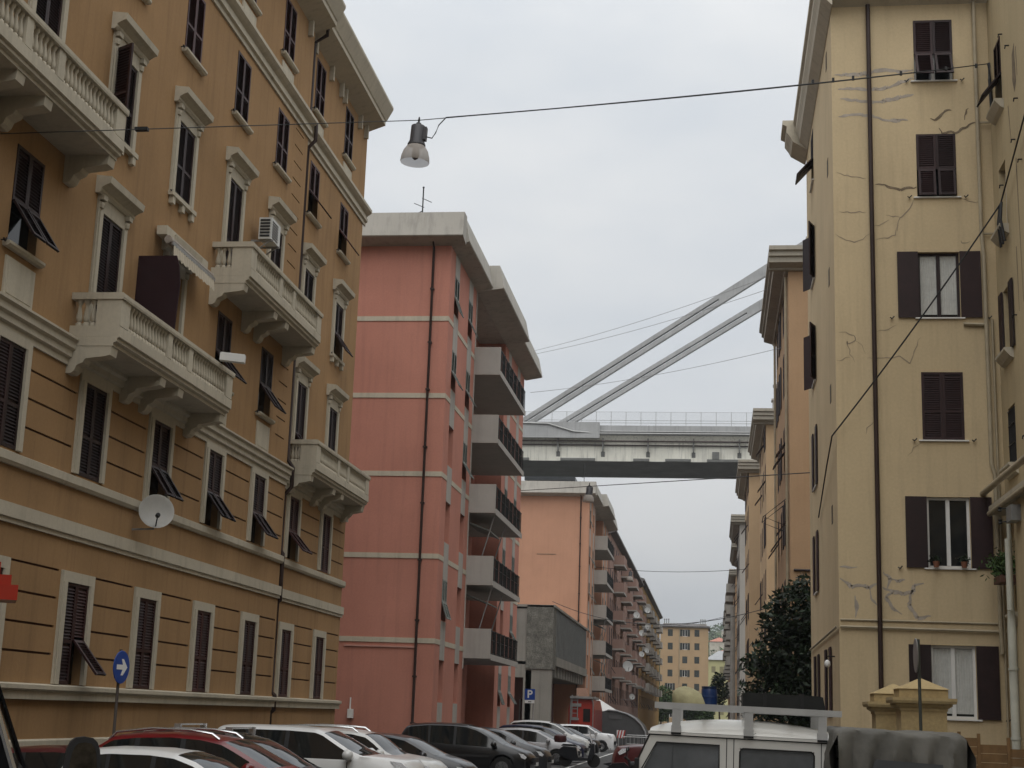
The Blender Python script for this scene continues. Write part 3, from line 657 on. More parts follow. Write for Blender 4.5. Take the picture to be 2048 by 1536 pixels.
G = fG(340); o = MB(G); zr = (20.3, 17.35, 14.4, 11.45, 8.5, 5.55, 2.6); cs = (-9.4, -6.15, -3.5); hl = [(c - .55, c + .55, z, z + 1.5, .2) for c in cs for z in zr]
o.wall(-11.6, -1.0, 0, 22.3, hl); o.f = fR(-1.0); o.f = ID; o.poly([(-1, 340, 0), (-1, 354, 0), (-1, 354, 22.3), (-1, 340, 22.3)]); o.poly([(-11.6, 340, 0), (-11.6, 354, 0), (-11.6, 354, 22.3), (-11.6, 340, 22.3)]); o.build('wall', ORANGE2, FB)
GREENSH = mat('grey_green_shutter', (.045, .05, .045), .6, .1)
for c in cs:
    for z in zr: window(FB, 'G', G, c, z, z + 1.5, 1.1, 'open' if rnd.random() < .3 else 'closed', GREENSH, .2, slat=.2, frame=WHITE)
o = MB(); o.box(-12, -.6, 339.5, 354.5, 22.3, 22.6); o.poly([(-12, 339.5, 22.61), (-.6, 339.5, 22.61), (-3, 347, 23.6), (-9.6, 347, 23.6)]); o.build('roof', ROOFT, FB)
chimney(FB, -10.3, 342, 22.6, 1.4, .6, .5, 3); chimney(FB, -2.2, 342, 22.6, 1.4, .6, .5, 3)
o = MB(G); o.tube([(-7.4, .08, .2), (-7.4, .08, 22.2)], .07, 6); o.build('downpipe', PIPEL, FB)
GB = empty('apartment_house', (1.5, 380, 0), 'pale green house with a pitched roof behind the orange building', 'building')
o = MB(fG(380)); hl = [(c - .5, c + .5, z, z + 1.5, .2) for c in (.2, 2.2, 4.4) for z in (13.8, 10.4, 7, 3.6)]; o.wall(-1.6, 6.5, 0, 16.9, hl); o.f = ID; o.poly([(-1.6, 380, 0), (-1.6, 392, 0), (-1.6, 392, 16.9), (-1.6, 380, 16.9)]); o.poly([(6.5, 380, 0), (6.5, 392, 0), (6.5, 392, 16.9), (6.5, 380, 16.9)]); o.build('wall', LIME, GB)
for a, b_, c, d, e in hl: window(GB, 'G', fG(380), (a + b_) / 2, c, d, 1.0, 'closed', mat('olive_shutter', (.25, .22, .12), .7) if 'olive_shutter' not in bpy.data.materials else bpy.data.materials['olive_shutter'], .2, slat=.2)
o = MB(); o.poly([(-2, 379.5, 16.9), (7, 379.5, 16.9), (3.5, 386, 19.4), (1.5, 386, 19.4)]); o.poly([(-2, 379.5, 16.9), (1.5, 386, 19.4), (-2, 392.5, 16.9)]); o.poly([(7, 379.5, 16.9), (3.5, 386, 19.4), (7, 392.5, 16.9)]); o.poly([(-2, 392.5, 16.9), (7, 392.5, 16.9), (3.5, 386, 19.4), (1.5, 386, 19.4)]); o.build('roof', mat('pale_slate', (.34, .34, .34), .8, .15, 2), GB)
# ------------------------------------------------------------------ the cracked yellow building on the right
Y1 = empty('apartment_building', (3.25, 40, 0), 'cracked yellow apartment building on the right with brown shutters and a dark downpipe', 'building')
G, F = fG(40), fR(3.25); XI = 7.53
frontw = [(6.04, 19.70, 21.52, 1.06, 'tilt'), (6.04, 16.29, 18.12, 1.06, 'tiltlow'), (6.02, 12.87, 14.72, 1.10, 'open'), (6.02, 9.53, 11.37, 1.08, 'closed'), (6.08, 6.16, 8.02, 1.10, 'open'), (6.10, 2.35, 4.19, 1.12, 'open')]
hl = [(c - w_ / 2, c + w_ / 2, a, b_, .2) for c, a, b_, w_, s in frontw]
o = MB(G); o.wall(3.25, 12, 0, 22.2, hl)
side = [(y - .55, y + .55, a, b_, .2) for y in (43.6, 48.3) for a, b_ in ((19.7, 21.5), (16.3, 18.1), (12.9, 14.7), (9.5, 11.35), (6.15, 8.0), (2.4, 4.2))]
o.f = F; o.wall(40, 51.4, 0, 22.2, [q for q in side if q[0] > 45 or q[2] < 3]); o.poly([(51.4, 0, 0), (51.4, -12, 0), (51.4, -12, 22.2), (51.4, 0, 22.2)]); o.build('wall', YELLOW, Y1)
for c, a, b_, w_, s in frontw:
    st = {'tiltlow': 'tilt'}.get(s, s)
    fr = None if s in ('closed', 'tilt', 'tiltlow') else (SHUT if a > 12 else WHITE)
    p = window(Y1, 'G', G, c, a, b_, w_, st, SHUT, .2, frame=fr or (WHITE if s == 'tilt' else None), sill=WHITE, thin=True, tilt=24 if s == 'tilt' else 7, curtain=(s == 'open' and a != 6.16))
    hooks(p, w_ if s != 'open' else w_ + 1.0, -.19)
for h in side:
    if h[0] > 45 or h[2] < 3: window(Y1, 'R', F, (h[0] + h[1]) / 2, h[2], h[3], 1.1, 'ajar' if h[2] in (16.3, 12.9) else ('open' if h[2] < 16 else 'tilt'), SHUT, .2, sill=WHITE, thin=True, tilt=42)
def ribbon(lines, m, wd, name, root, Yw=40, off=.004):
    rr = random.Random(3)
    for pl in lines:
        b = MB(fG(Yw))
        pts = []
        for (x0, z0), (x1, z1) in zip(pl, pl[1:]):
            k = max(2, int(math.hypot(x1 - x0, z1 - z0) / .09))
            for i in range(k): t = i / k; pts.append((x0 + (x1 - x0) * t + rr.uniform(-.03, .03), z0 + (z1 - z0) * t + rr.uniform(-.03, .03)))
        pts.append(pl[-1]); ww = [wd * rr.uniform(.5, 1.15) * (min(1, .25 + min(i, len(pts) - 1 - i) * .3)) for i in range(len(pts))]
        for i in range(len(pts) - 1):
            (xa, za), (xb, zb) = pts[i], pts[i + 1]; dx, dz = xb - xa, zb - za; L = math.hypot(dx, dz) or 1; nx, nz = -dz / L, dx / L
            b.poly([(xa - nx * ww[i], off, za - nz * ww[i]), (xb - nx * ww[i + 1], off, zb - nz * ww[i + 1]), (xb + nx * ww[i + 1], off, zb + nz * ww[i + 1]), (xa + nx * ww[i], off, za + nz * ww[i])])
        b.build(name, m, root)
DARK=[[(4.41,16.67),(4.58,16.69),(4.84,16.57),(5.06,16.52),(5.32,16.56),(5.50,16.59)],[(5.92,18.56),(6.07,18.55),(6.21,18.71),(6.34,18.80),(6.49,18.81)],[(6.83,18.51),(6.88,18.74),(6.95,18.86)],[(6.15,18.28),(6.21,18.16),(6.58,18.15),(6.76,18.27),(6.98,18.36),(7.16,18.45)]]
LAV=[[(3.35,19.94),(4.20,19.95),(4.47,20.06),(5.00,20.00),(5.49,20.04)],[(3.39,19.53),(4.19,19.48),(4.82,19.52),(5.22,19.70),(5.49,19.79)],[(3.48,19.23),(4.10,19.14),(4.54,19.11),(5.08,19.22),(5.48,19.31)],[(3.42,18.70),(4.22,18.73),(4.71,18.55),(5.32,18.54)],[(3.29,6.15),(3.73,6.15)],[(3.29,5.84),(3.57,5.63),(3.86,5.68),(4.03,5.60),(4.24,5.73)],[(4.03,5.60),(4.07,5.35),(4.23,5.16)],[(3.69,5.38),(3.66,4.84)],[(4.37,6.05),(4.57,5.86),(4.48,5.61)],[(4.57,5.86),(4.76,5.79),(4.94,5.84)],[(4.36,5.63),(4.65,5.53),(4.89,5.45),(5.14,5.54),(5.16,5.71),(5.41,5.76)],[(4.60,5.49),(4.44,5.40),(4.56,5.15),(4.84,4.95)],[(5.08,5.54),(5.03,5.20),(5.13,5.00),(5.25,4.87),(5.57,4.92)]]
THIN=[[(3.36,17.04),(3.66,16.94),(4.15,16.86)],[(5.44,16.21),(5.17,15.83),(4.99,15.60),(4.95,15.32)],[(4.65,15.77),(5.04,15.72)],[(4.34,15.47),(4.74,15.65)],[(3.43,15.90),(4.13,15.87)],[(6.57,16.26),(6.91,16.16),(7.17,16.14)],[(3.29,15.26),(3.55,15.09),(3.81,15.02),(4.03,15.11),(4.21,15.25)],[(4.38,15.08),(4.72,15.13),(4.90,15.22),(4.99,15.50)],[(6.62,15.06),(6.66,14.97),(6.87,15.01)],[(3.31,12.45),(3.51,12.47),(3.77,12.38),(3.81,12.22),(3.59,12.13),(3.55,12.24),(3.63,11.88),(3.75,11.65)],[(3.28,11.68),(3.63,11.77)],[(3.81,12.22),(3.98,12.11),(4.04,11.88)],[(4.06,11.74),(4.61,11.77),(4.91,11.79),(5.20,11.63),(5.34,12.02),(5.50,12.33)],[(4.33,12.51),(4.67,12.56),(4.87,12.67)],[(4.02,9.65),(4.06,9.83),(4.24,10.03)],[(5.10,9.09),(5.23,9.31),(5.44,9.45)]]
ribbon(DARK, CRACK_D, .036, 'wall_crack', Y1, off=.006); ribbon(LAV, CRACK_L, .055, 'crack_filler', Y1); ribbon(THIN, mat('thin_crack', (.30, .24, .17), .9), .015, 'wall_crack', Y1, off=.005)
o = MB(G); o.tube([(4.27, .10, 22.0), (4.27, .10, .2)], .062, 8); o.build('downpipe', PIPE, Y1, 60)
o = MB(G); o.tube([(3.27, .06, 4.60), (XI - .1, .06, 4.56)], .038, 6); o.tube([(3.28, .02, 4.78), (XI - .1, .02, 4.76)], .03, 6); o.f = F; o.tube([(40.02, .06, 4.60), (51, .06, 4.5)], .034, 6); o.build('wall_pipe', PIPEL, Y1)
o = MB(G); o.tube([(7.16, .09, 22), (7.16, .09, 15.2), (7.2, .09, 14.6), (7.2, .09, 8.9), (7.28, .09, 8.6), (7.28, .09, 4.7), (7.3, .1, 4.0)], .055, 8); o.tube([(6.62, .05, 12.68), (7.22, .05, 12.66)], .05, 6); o.tube([(7.36, .07, 12.8), (7.38, .07, .3)], .035, 6); o.tube([(7.2, .09, 18.4), (7.5, .09, 18.4)], .03, 5); o.tube([(7.2, .09, 15.2), (7.5, .09, 15.2)], .03, 5); o.build('waste_pipe', PIPEL, Y1, 60)
o = MB(F); pr = [(0, 21.8), (.02, 21.8), (.30, 22.1), (.34, 22.25), (.42, 22.45), (.42, 22.68), (.50, 22.75), (.50, 22.9), (-12, 22.9), (-12, 22.2), (0, 22.2)]
o.prism(pr, 39.4, 50.4, 0); pr2 = [(q[0] * 1.75 if q[0] > 0 else q[0], q[1]) for q in pr]; o.prism(pr2, 50.402, 51.9, 0)
o.f = G; o.prism([(0, 22.0), (.42, 22.25), (.5, 22.4), (.58, 22.45), (.58, 22.7), (0, 22.7)], 3.25, 8.5, 0); o.build('cornice', CREAM, Y1)
o = MB(); o.box(3.3, 15, 40, 51.4, 22.9, 23); o.build('roof', ROOFT, Y1)
o = MB(F)
for z in (20.9, 17.6, 14.3, 10.9, 7.5): o.box(41.6, 41.95, -.02, .012, z, z + .5)
o.build_each('air_vent', mat('vent_shadow', (.10, .08, .055), .9), Y1)
wl = empty('wall_lamp', (3.1, 41.6, 3.75), 'small round white wall lamp on the yellow building near its street corner', 'wall lamp')
o = MB(); o.lathe([(.01, 0), (.06, .03), (.085, .08), (.07, .16), (.03, .2)], (3.05, 41.6, 3.6), 10); o.build('globe', SIGNW, wl, 60); o = MB(); o.tube([(3.25, 41.6, 3.9), (3.05, 41.6, 3.9), (3.05, 41.6, 3.83)], .02, 6); o.build('bracket', BLACK, wl)
for i, (x, nm) in enumerate(((5.72, 'potted plant at the left end of the white windowsill of the yellow building'), (6.42, 'potted plant at the right end of the white windowsill of the yellow building'))):
    t = empty('potted_plant', (x, 39.88, 6.16), nm, 'plant', 'pots on the windowsill')
    o = MB(); o.lathe([(.06, 6.165), (.085, 6.30), (.09, 6.32), (.07, 6.32)], (x, 39.87, 0), 10); o.build('flower_pot', mat('terracotta' + str(i), (.22, .09, .05), .8), t, 50)
    o = MB(); rr = random.Random(i)
    for k in range(60):
        c = Vector((x + rr.gauss(0, .07), 39.87 + rr.gauss(0, .05), 6.38 + rr.gauss(0, .05))); d = Vector((rr.uniform(-1, 1), rr.uniform(-1, 1), rr.uniform(-1, 1))) * .05; e = Vector((rr.uniform(-1, 1), rr.uniform(-1, 1), rr.uniform(-1, 1))) * .03; o.poly([c - d, c + e, c + d, c - e])
    o.build('leaves', LEAFD, t, recalc=False)

# ------------------------------------------------------------------ nearer wing on the right edge, square to it
Y0 = empty('apartment_building', (7.53, 32, 0), 'plain dull yellow building wing at the right edge with iron hooks', 'building')
F = fR(XI); sw = [(38.75, 18.35, 20.2), (38.75, 14.9, 16.7), (38.75, 11.6, 13.35), (38.75, 8.65, 10.2), (38.75, 4.95, 6.8)]
o = MB(F); o.wall(-45, 40, 0, 22, [(y - .45, y + .45, a, b_, .25) for y, a, b_ in sw]); o.build('wall', YELLOW2, Y0)
for y, a, b_ in sw:
    p = window(Y0, 'R', F, y, a, b_, .9, 'tilt' if a > 18 else ('open' if a < 12 and a > 11 else 'none'), SHUT, .25, frame=WHITE)
    o = MB(F); o.prism([(0, a - .28), (.10, a - .22), (.24, a - .06), (.24, a), (0, a)], y - .62, y + .62, 0); o.build('sill', CREAM, Y0)
o = MB(F)
for i in range(8): o.box(38.3 + i * .115, 38.32 + i * .115, .0, .02, 8.65, 10.1)
for z in (8.7, 9.2, 9.7, 10.08): o.box(38.3, 39.12, .02, .035, z, z + .025)
o.build('window_grille', BLACK, Y0)
o = MB(F)
for y, z in ((37.2, 19.4), (36.4, 17.6), (38.6, 16.1), (36.9, 16.7), (36.2, 15.9), (35.9, 12.1), (37.6, 12.3), (37.0, 9.1), (35.6, 9.2), (38.0, 20.1)): 
    o = MB(F); o.tube([(y, 0, z), (y, .09, z), (y - .06, .11, z - .03)], .02, 5); o.tube([(y, .09, z), (y + .05, .10, z - .07)], .016, 5); o.build('wall_hook', BLACK, Y0)
o = MB(F)
for a, b_ in (((37.6, 17.9), (37.4, 16.9)), ((36.9, 16.2), (36.7, 12.4)), ((37.3, 14), (37.25, 12.3)), ((36.4, 19), (36.35, 18.2))):
    o.poly([(a[0] - .04, .004, a[1]), (a[0] + .05, .004, a[1]), (b_[0] + .03, .004, b_[1]), (b_[0] - .02, .004, b_[1])])
o.poly([(36.9, .004, 19.0), (36.6, .004, 19.2), (36.5, .004, 18.1), (36.75, .004, 17.9), (36.95, .004, 18.3)]); o.build_each('plaster_scar', CRACK_D, Y0)
o = MB(F); o.prism([(0, 20.9), (.35, 21.1), (.35, 21.25), (0, 21.3)], 24, 36.3, 0); o.build('cornice', PIPE, Y0)
o = MB(); o.box(7.18, 7.53, 20, 37.2, 0, 7.5); o.build('annex_wall', YELLOW2, Y0)
o = MB(F); o.prism([(0, 7.5), (.4, 7.5), (.5, 7.62), (.5, 7.72), (0, 8.05)], 20, 39.6, 0); o.build('annex_eave', CREAM, Y0)
o = MB(F); o.tube([(20, .56, 8.12), (40.4, .56, 8.12)], .085, 10); o.tube([(20, .5, 7.55), (39.5, .5, 7.52)], .07, 8); o.build_each('gutter', PIPEL, Y0, 60)
o = MB(); o.tube([(7.1, 37.4, 7.0), (7.1, 37.4, 4.6)], .055, 8); o.build('conduit', PIPEW, Y0, 60)
o = MB(); o.tube([(7.06, 37.3, 4.9), (7.06, 37.3, 4.5), (7.06, 37.3, .1)], [.085, .105, .105], 10); o.tube([(7.0, 37.1, 6.6), (7.0, 37.1, 4.9)], .07, 8)
for z in (3.5, 1.9): o.tube([(7.06, 37.3, z), (7.06, 37.3, z + .06)], .125, 10)
o.build('downpipe', PIPEW, Y0, 60)
eb = empty('junction_box', (7.05, 36.6, 7.1), 'grey electrical junction box with insulators on the right wing under its gutter', 'junction box')
o = MB(); o.box(6.95, 7.18, 36.3, 36.9, 6.95, 7.32); o.build('casing', ZINC, eb)
o = MB()
for z in (7.28, 6.98): o.lathe([(.02, 0), (.055, .02), (.03, .06), (.055, .1), (.02, .12)], (6.82, 36.95, z - .05), 8)
o.tube([(6.82, 36.95, 7.3), (6.95, 36.85, 7.3)], .015, 5); o.tube([(6.82, 36.95, 6.98), (6.95, 36.85, 6.98)], .015, 5); o.build_each('insulator', BLACK, eb)
hp = empty('hanging_plant', (7.2, 38.75, 6.1), 'bushy green plant on a window ledge of the right wing above the corner pipes', 'plant')
o = MB(); o.box(7.02, 7.5, 38.3, 39.2, 5.68, 5.85); o.build('planter', mat('planter', (.12, .06, .04), .8), hp)
o = MB(); rr = random.Random(5)
for k in range(900):
    c = Vector((7.2 + rr.gauss(0, .15), 38.75 + rr.gauss(0, .28), 6.12 + rr.gauss(0, .14))); d = Vector((rr.uniform(-1, 1), rr.uniform(-1, 1), rr.uniform(-1, 1))) * .07; e = d.cross(Vector((rr.uniform(-1, 1), rr.uniform(-1, 1), rr.uniform(-1, 1)))) * .5 / max(d.length, .01) * .05 * 10; e = e.normalized() * .025 if e.length else e; o.poly([c - d, c + e, c + d, c - e])
o.build('foliage', LEAFG, hp, recalc=False)

# ------------------------------------------------------------------ the row further up on the right
def right(y0, y1, X, h, m, label, bal=(), chim=None, **k):
    D = far_block('apartment_building', y0, y1, X, h, m, label, bal, side='R', roof='cornice', depth=14, bz=(2.4, 6.1, 9.5, 12.9, 16.3, 19.2), **k)
    if chim: chimney(D, *chim)
    return D
R2 = right(63, 75.6, 3.17, 21.5, ORANGE, 'orange building next behind the cracked yellow one, showing a strip of side wall', chim=(4.4, 65.5, 21.9, .5, .6, 1.4, 0))
o = MB(fG(63)); o.tube([(3.3, .06, 8.3), (6.5, .06, 8.28)], .05, 6); o.build('wall_pipe', PIPE, R2)
o = MB(fR(3.17)); o.tube([(63.4, .1, 21), (63.4, .1, .2)], .06, 6); o.tube([(75.2, .1, 21), (75.2, .1, .2)], .06, 6); o.build_each('downpipe', PIPEL, R2)
o = MB(fR(3.17))
for z in (10.5,): o.tube([(66, 0, z + 1.2), (66, 1.0, z + .4), (66, 0, z)], .025, 5); o.tube([(68, 0, z + 1.2), (68, 1.0, z + .4), (68, 0, z)], .025, 5); o.tube([(66, 1.0, z + .4), (68, 1.0, z + .4)], .02, 5)
o.build_each('drying_rack', BLACK, R2)
R3 = right(96, 109.5, 3.35, 21.2, ORANGE2, 'light orange building with a chimney of tall pipes, third on the right', chim=(4.6, 98, 21.8, 1.5, .6, 1.0, 4))
R4 = right(115.5, 130, 2.72, 21.2, ORANGE2, 'light orange building whose cornice juts out beyond its neighbours, fourth on the right', chim=(3.4, 131.5, 20.5, .9, .8, 1.6, 0))
R5 = right(147, 163, 2.55, 21.2, GREYP, 'pale greyish building with a narrow cornice, fifth on the right', chim=(3.1, 164, 20.6, .7, .7, 1.4, 0))
R6 = right(169, 188, 2.88, 21.2, ORANGE2, 'pale orange building far up the right side before the balconied one')
R7 = right(201, 300, 2.95, 21.2, ORANGE, 'long dull orange building with dark balconies at the far end of the right side', bal=(206, 222, 240, 258, 276), balm=CONC)

# ------------------------------------------------------------------ the motorway viaduct
BR = empty('viaduct', (0, 241, 0), 'grey concrete cable stayed viaduct crossing high above the street', 'bridge')
YN, YF, X0, X1 = 232.0, 250.0, -150.0, 46.0
o = MB(); pr = [(YN + .9, 41.55), (YF - .9, 41.55), (YF - .9, 43.9), (YF, 45.2), (YF, 45.5), (YN, 45.5), (YN + .3, 45.2), (YN + .9, 44.4)]
o.prism(pr, X0, X1, 0); o.build('girder', mat('bridge_girder', (.72, .70, .61), .9, .12, .25, dirt=.6, dcol=(.13, .13, .12), streak=True), BR)
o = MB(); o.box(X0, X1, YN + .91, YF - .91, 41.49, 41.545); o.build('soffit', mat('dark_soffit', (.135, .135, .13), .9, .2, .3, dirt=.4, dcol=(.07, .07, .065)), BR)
BCON = mat('bridge_concrete', (.38, .38, .375), .9, .14, .3, dirt=.5, dcol=(.15, .15, .15), streak=True)
o = MB(); o.box(X0, X1, YN - .05, YN + .35, 45.52, 47.1); o.box(X0, X1, YF - .35, YF + .05, 45.52, 47.1); o.box(X0, X1, YN + .35, YF - .35, 45.52, 45.75)
o.box(X0, -17.8, YN - .5, YN - .06, 45.0, 47.55); o.build('parapet', BCON, BR)
o = MB(); o.tube([(X0, YN - .62, 46.6), (-30, YN - .62, 47.3), (-26, YN - .62, 47.2), (-22, YN - .62, 46.0), (-18, YN - .3, 45.75), (X1, YN - .2, 45.75)], .14, 6); o.tube([(-18, YN - .2, 46.1), (X1, YN - .2, 46.1)], .10, 6); o.build_each('service_pipe', ZINC, BR)
o = MB(); o.tube([(X0, YN - .1, 44.6), (X1, YN + .1, 44.6)], .13, 6); o.box(X0, X1, YN + .5, YN + .89, 44.0, 44.15); o.build('cable_tray', PIPE, BR)
o = MB()
for x in [-31.5 + 7.1 * i for i in range(10)]: o.box(x - .1, x + .1, YN + .1, YN + .9, 43.0, 45.1); o.prism([(YN + .7, 43.0), (YN + .9, 42.2), (YN + .9, 43.0)], x - .3, x + .3, 0)
for x0, x1 in ((-32, -29), (-24, -18.5), (-12.5, -10), (-7.5, -3.5), (-1, 8)): o.box(x0, x1, YN + .55, YN + .899, 41.56, 41.95)
o.box(-.2, .9, YN + .5, YN + .89, 41.96, 43.1); o.build_each('drain_bracket', mat('bridge_fittings', (.15, .15, .14), .8, .2), BR)
o = MB()
for i in range(84): x = X0 + 2.35 * i; o.box(x - .035, x + .035, YN, YN + .08, 46.6, 49.35)
for z in (47.5, 47.9): o.box(X0, X1, YN + .02, YN + .06, z, z + .06)
o.box(X0, X1, YN + .03, YN + .05, 49.28, 49.32); o.build('fence', ZINC, BR)
net = bpy.data.materials.new('wire_mesh'); net.use_nodes = True; nn = net.node_tree.nodes; ll = net.node_tree.links; nn['Principled BSDF'].inputs['Base Color'].default_value = (.3, .3, .3, 1); nn['Principled BSDF'].inputs['Alpha'].default_value = .13
o = MB(); o.poly([(X0, YN + .04, 47.1), (X1, YN + .04, 47.1), (X1, YN + .04, 49.3), (X0, YN + .04, 49.3)]); o.build('fence_net', net, BR)
def stay(xa, za, xb, zb, y, gap, th, split):
    d = Vector((xb - xa, 0, zb - za)).normalized(); nv = Vector((-d.z, 0, d.x)); p0 = Vector((xa, y, za)); L = (xb - xa) / d.x
    o = MB()
    def bar(off, a, b_, t, wy=.55):
        q = []
        for s in (a, b_):
            for yy in (-wy, wy):
                for oo in (off - t / 2, off + t / 2): q.append(p0 + d * s + nv * oo + Vector((0, yy, 0)))
        i = [o.pt(v) for v in q]
        for f_ in ((0, 1, 3, 2), (4, 6, 7, 5), (0, 4, 5, 1), (2, 3, 7, 6), (0, 2, 6, 4), (1, 5, 7, 3)): o.p.append([i[k] for k in f_])
    bar(gap / 2 + th / 2, 0, L, th); bar(-gap / 2 - th / 2, 0, L, th); bar(0, split, L, gap - .004)
    o.build('stay_cable', BCON, BR)
sl = .659; stay(-36, 47.6 - 6.1 * sl, 40, 47.6 + 69.9 * sl, YN + 1, .30, .62, 44)
sl = .63; stay(-30, 51.0 - 5.5 * sl, 40, 51.0 + 64.5 * sl, YF - 1, .28, .62, 42)
o = MB()
for y in (YN + 1, YF - 1): o.T = Matrix.Translation((40, y, 0)); o.box(-1.6, 1.6, -1, 1, 0, 95)
o.T = None; o.box(38.6, 41.4, YN + 2, YF - 2, 90, 93.5); o.build('pylon', BCON, BR)

# ------------------------------------------------------------------ wires and hanging lamps
def wire_pts(a, b, sag, n=24):
    a, b = Vector(a), Vector(b); return [a.lerp(b, i / n) - Vector((0, 0, sag * 4 * (i / n) * (1 - i / n))) for i in range(n + 1)]
def wire(a, b, sag, r, label, m=BLACK, group=None, extra=None, name='overhead_cable'):
    o = MB(); o.tube(wire_pts(a, b, sag), r, 5)
    if extra: extra(o)
    return thing(name, o, m, label, 'cable', group, base=a)
bell = bpy.data.materials.new('lamp_bell_glass'); bell.use_nodes = True; q = bell.node_tree.nodes['Principled BSDF']; q.inputs['Base Color'].default_value = (.40, .36, .32, 1); q.inputs['Roughness'].default_value = .55; q.inputs['Specular IOR Level'].default_value = .2; q.inputs['Alpha'].default_value = .66
def lamp(p, s, label, flex=True, yaw=0):
    L = empty('street_lamp', p, label, 'street lamp', 'lamps hung from wires over the street'); x, y, z = p
    tl = Matrix.Translation(p) @ Matrix.Rotation(R(3), 4, 'Y') @ Matrix.Scale(s, 4)
    o = MB(); o.T = tl; o.lathe([(.012, .07), (.025, .0), (.02, -.04), (.055, -.07), (.06, -.13)], n=10); o.build('hook', BLACK, L, 50)
    o = MB(); o.T = tl; o.lathe([(.02, -.12), (.135, -.125), (.145, -.14), (.15, -.45), (.185, -.53), (.185, -.555), (.16, -.56)], n=24); o.box(.13, .19, -.07, .07, -.44, -.16); o.build('housing', mat('lamp_housing', (.055, .053, .058), .45, .1) if 'lamp_housing' not in bpy.data.materials else bpy.data.materials['lamp_housing'], L, 40)
    o = MB(); o.T = tl; o.lathe([(.165, -.556), (.20, -.59), (.255, -.68), (.29, -.80), (.30, -.90), (.293, -.925)], n=32); o.p = o.p[:-2]; o.build('glass_bell', bell, L, 80, recalc=False)
    o = MB(); o.T = tl; o.lathe([(.02, -.56), (.065, -.6), (.085, -.74), (.06, -.83), (.005, -.87)], n=12); o.build('bulb', mat('milky_bulb', (.16, .13, .12), .4) if 'milky_bulb' not in bpy.data.materials else bpy.data.materials['milky_bulb'], L, 60)
    return L
LP = Vector((-5.91, 27.8, 13.73)); WA, WB = Vector((-12, 22.5, 11.42)), Vector((7.5, 39.8, 20.08))
lamp(LP, .98, 'large bell shaped street lamp hanging from a wire near the ochre building, nearest of all')
def bundle(o):
    s = LP + (WB - LP) * .035; o.tube(wire_pts(s, WB, .08), .015, 5)
    o.tube([tuple(LP + Vector((.17, 0, -.36))), tuple(LP + Vector((.27, .05, -.37))), tuple(LP + Vector((.33, .1, -.24))), tuple(LP + Vector((.38, .15, -.05))), tuple(s)], .012, 6)
    for t in (.62, .66, .70, .73, .80, .9, .97): q = LP.lerp(WB, t) - Vector((0, 0, .03)); o.box(q.x - .03, q.x + .03, q.y - .03, q.y + .03, q.z - .05, q.z + .06)
    q = WA.lerp(LP, .30); o.box(q.x - .12, q.x + .12, q.y - .05, q.y + .05, q.z - .03, q.z + .03)
    q = WB; o.tube([tuple(q), tuple(q - Vector((.05, .3, .6))), tuple(q - Vector((0, .2, 1.7)))], .05, 6)
o = MB(); o.tube([tuple(WA), tuple(LP)], .0095, 5); o.tube(wire_pts(LP, WB, .06), .0095, 5); bundle(o)
thing('overhead_cable', o, BLACK, 'black cable that carries the largest bell lamp across the street between ochre and yellow building', 'cable', 'cables over the street', base=tuple(WA))
L2 = (-6.25, 75, 13.5); lamp((-6.22, 75, 13.62), 1.0, 'bell shaped street lamp hanging in front of the salmon block')
wire((-10.9, 84.2, 14.6), (3.2, 50.6, 10.35), .0, .018, 'cable carrying the second bell lamp from the pink block to the yellow building', group='cables over the street')
def far_lamp(px, a, b, lab, lab2, t, sag=.4, s=1.0):
    pts = wire_pts(a, b, sag, 40); k = int(t * 40); lamp(tuple(pts[k]), s, lab); wire(a, b, sag, .022, lab2, group='cables over the street')
far_lamp(0, (-10.9, 140, 15.8), (2.9, 128, 14.7), 'bell shaped street lamp hanging in front of the upper rose brown balconies', 'cable carrying the lamp in front of the upper rose brown balconies', .26, .35)
far_lamp(0, (-10.9, 190, 13.2), (2.7, 165, 13.6), 'bell shaped street lamp hanging low before the mustard block', 'cable carrying the lamp before the mustard block', .2, .6)
wire((-10.7, 101, 9.6), (3.0, 78, 7.9), 1.2, .02, 'sagging thin cable from the concrete building towards the dark tree', group='cables over the street')
for i, (za, zb, nm) in enumerate(((20.75, 23.4, 'upper of two thin grey wires side by side across the sky'), (20.55, 23.05, 'lower of two thin grey wires side by side across the sky'), (18.3, 20.3, 'single thin grey wire crossing the sky below the paired wires'))):
    wire((-10.5, 84, za + 2.0), (3.1, 66 + i, zb - 1.3), .25, .012, nm, mat('grey_wire' + str(i), (.28, .28, .28), .6), 'thin wires to the orange building')
o = MB(); a, b_, c = Vector((7.42, 32.5, 13.2)), Vector((7.36, 38.2, 15.45)), Vector((3.12, 39.9, 9.6))
o.tube([(7.45, 34.4, 17.0), tuple(b_)], .022, 6); o.tube(wire_pts(b_, c, .12), .021, 6); o.tube([tuple(c), (3.12, 42, 9.1), (3.2, 46.5, 8.3)], .02, 6)
for d in (-.12, 0, .12): o.tube([(b_.x, b_.y + d, b_.z), (b_.x - .05, b_.y + d * 1.6, b_.z - .5), (b_.x + .02, b_.y + d * 2.2, b_.z - 1.1)], .035, 6)
thing('overhead_cable', o, BLACK, 'thick black twisted cable slanting down across the cracked yellow front', 'cable', 'cables over the street', base=tuple(b_))

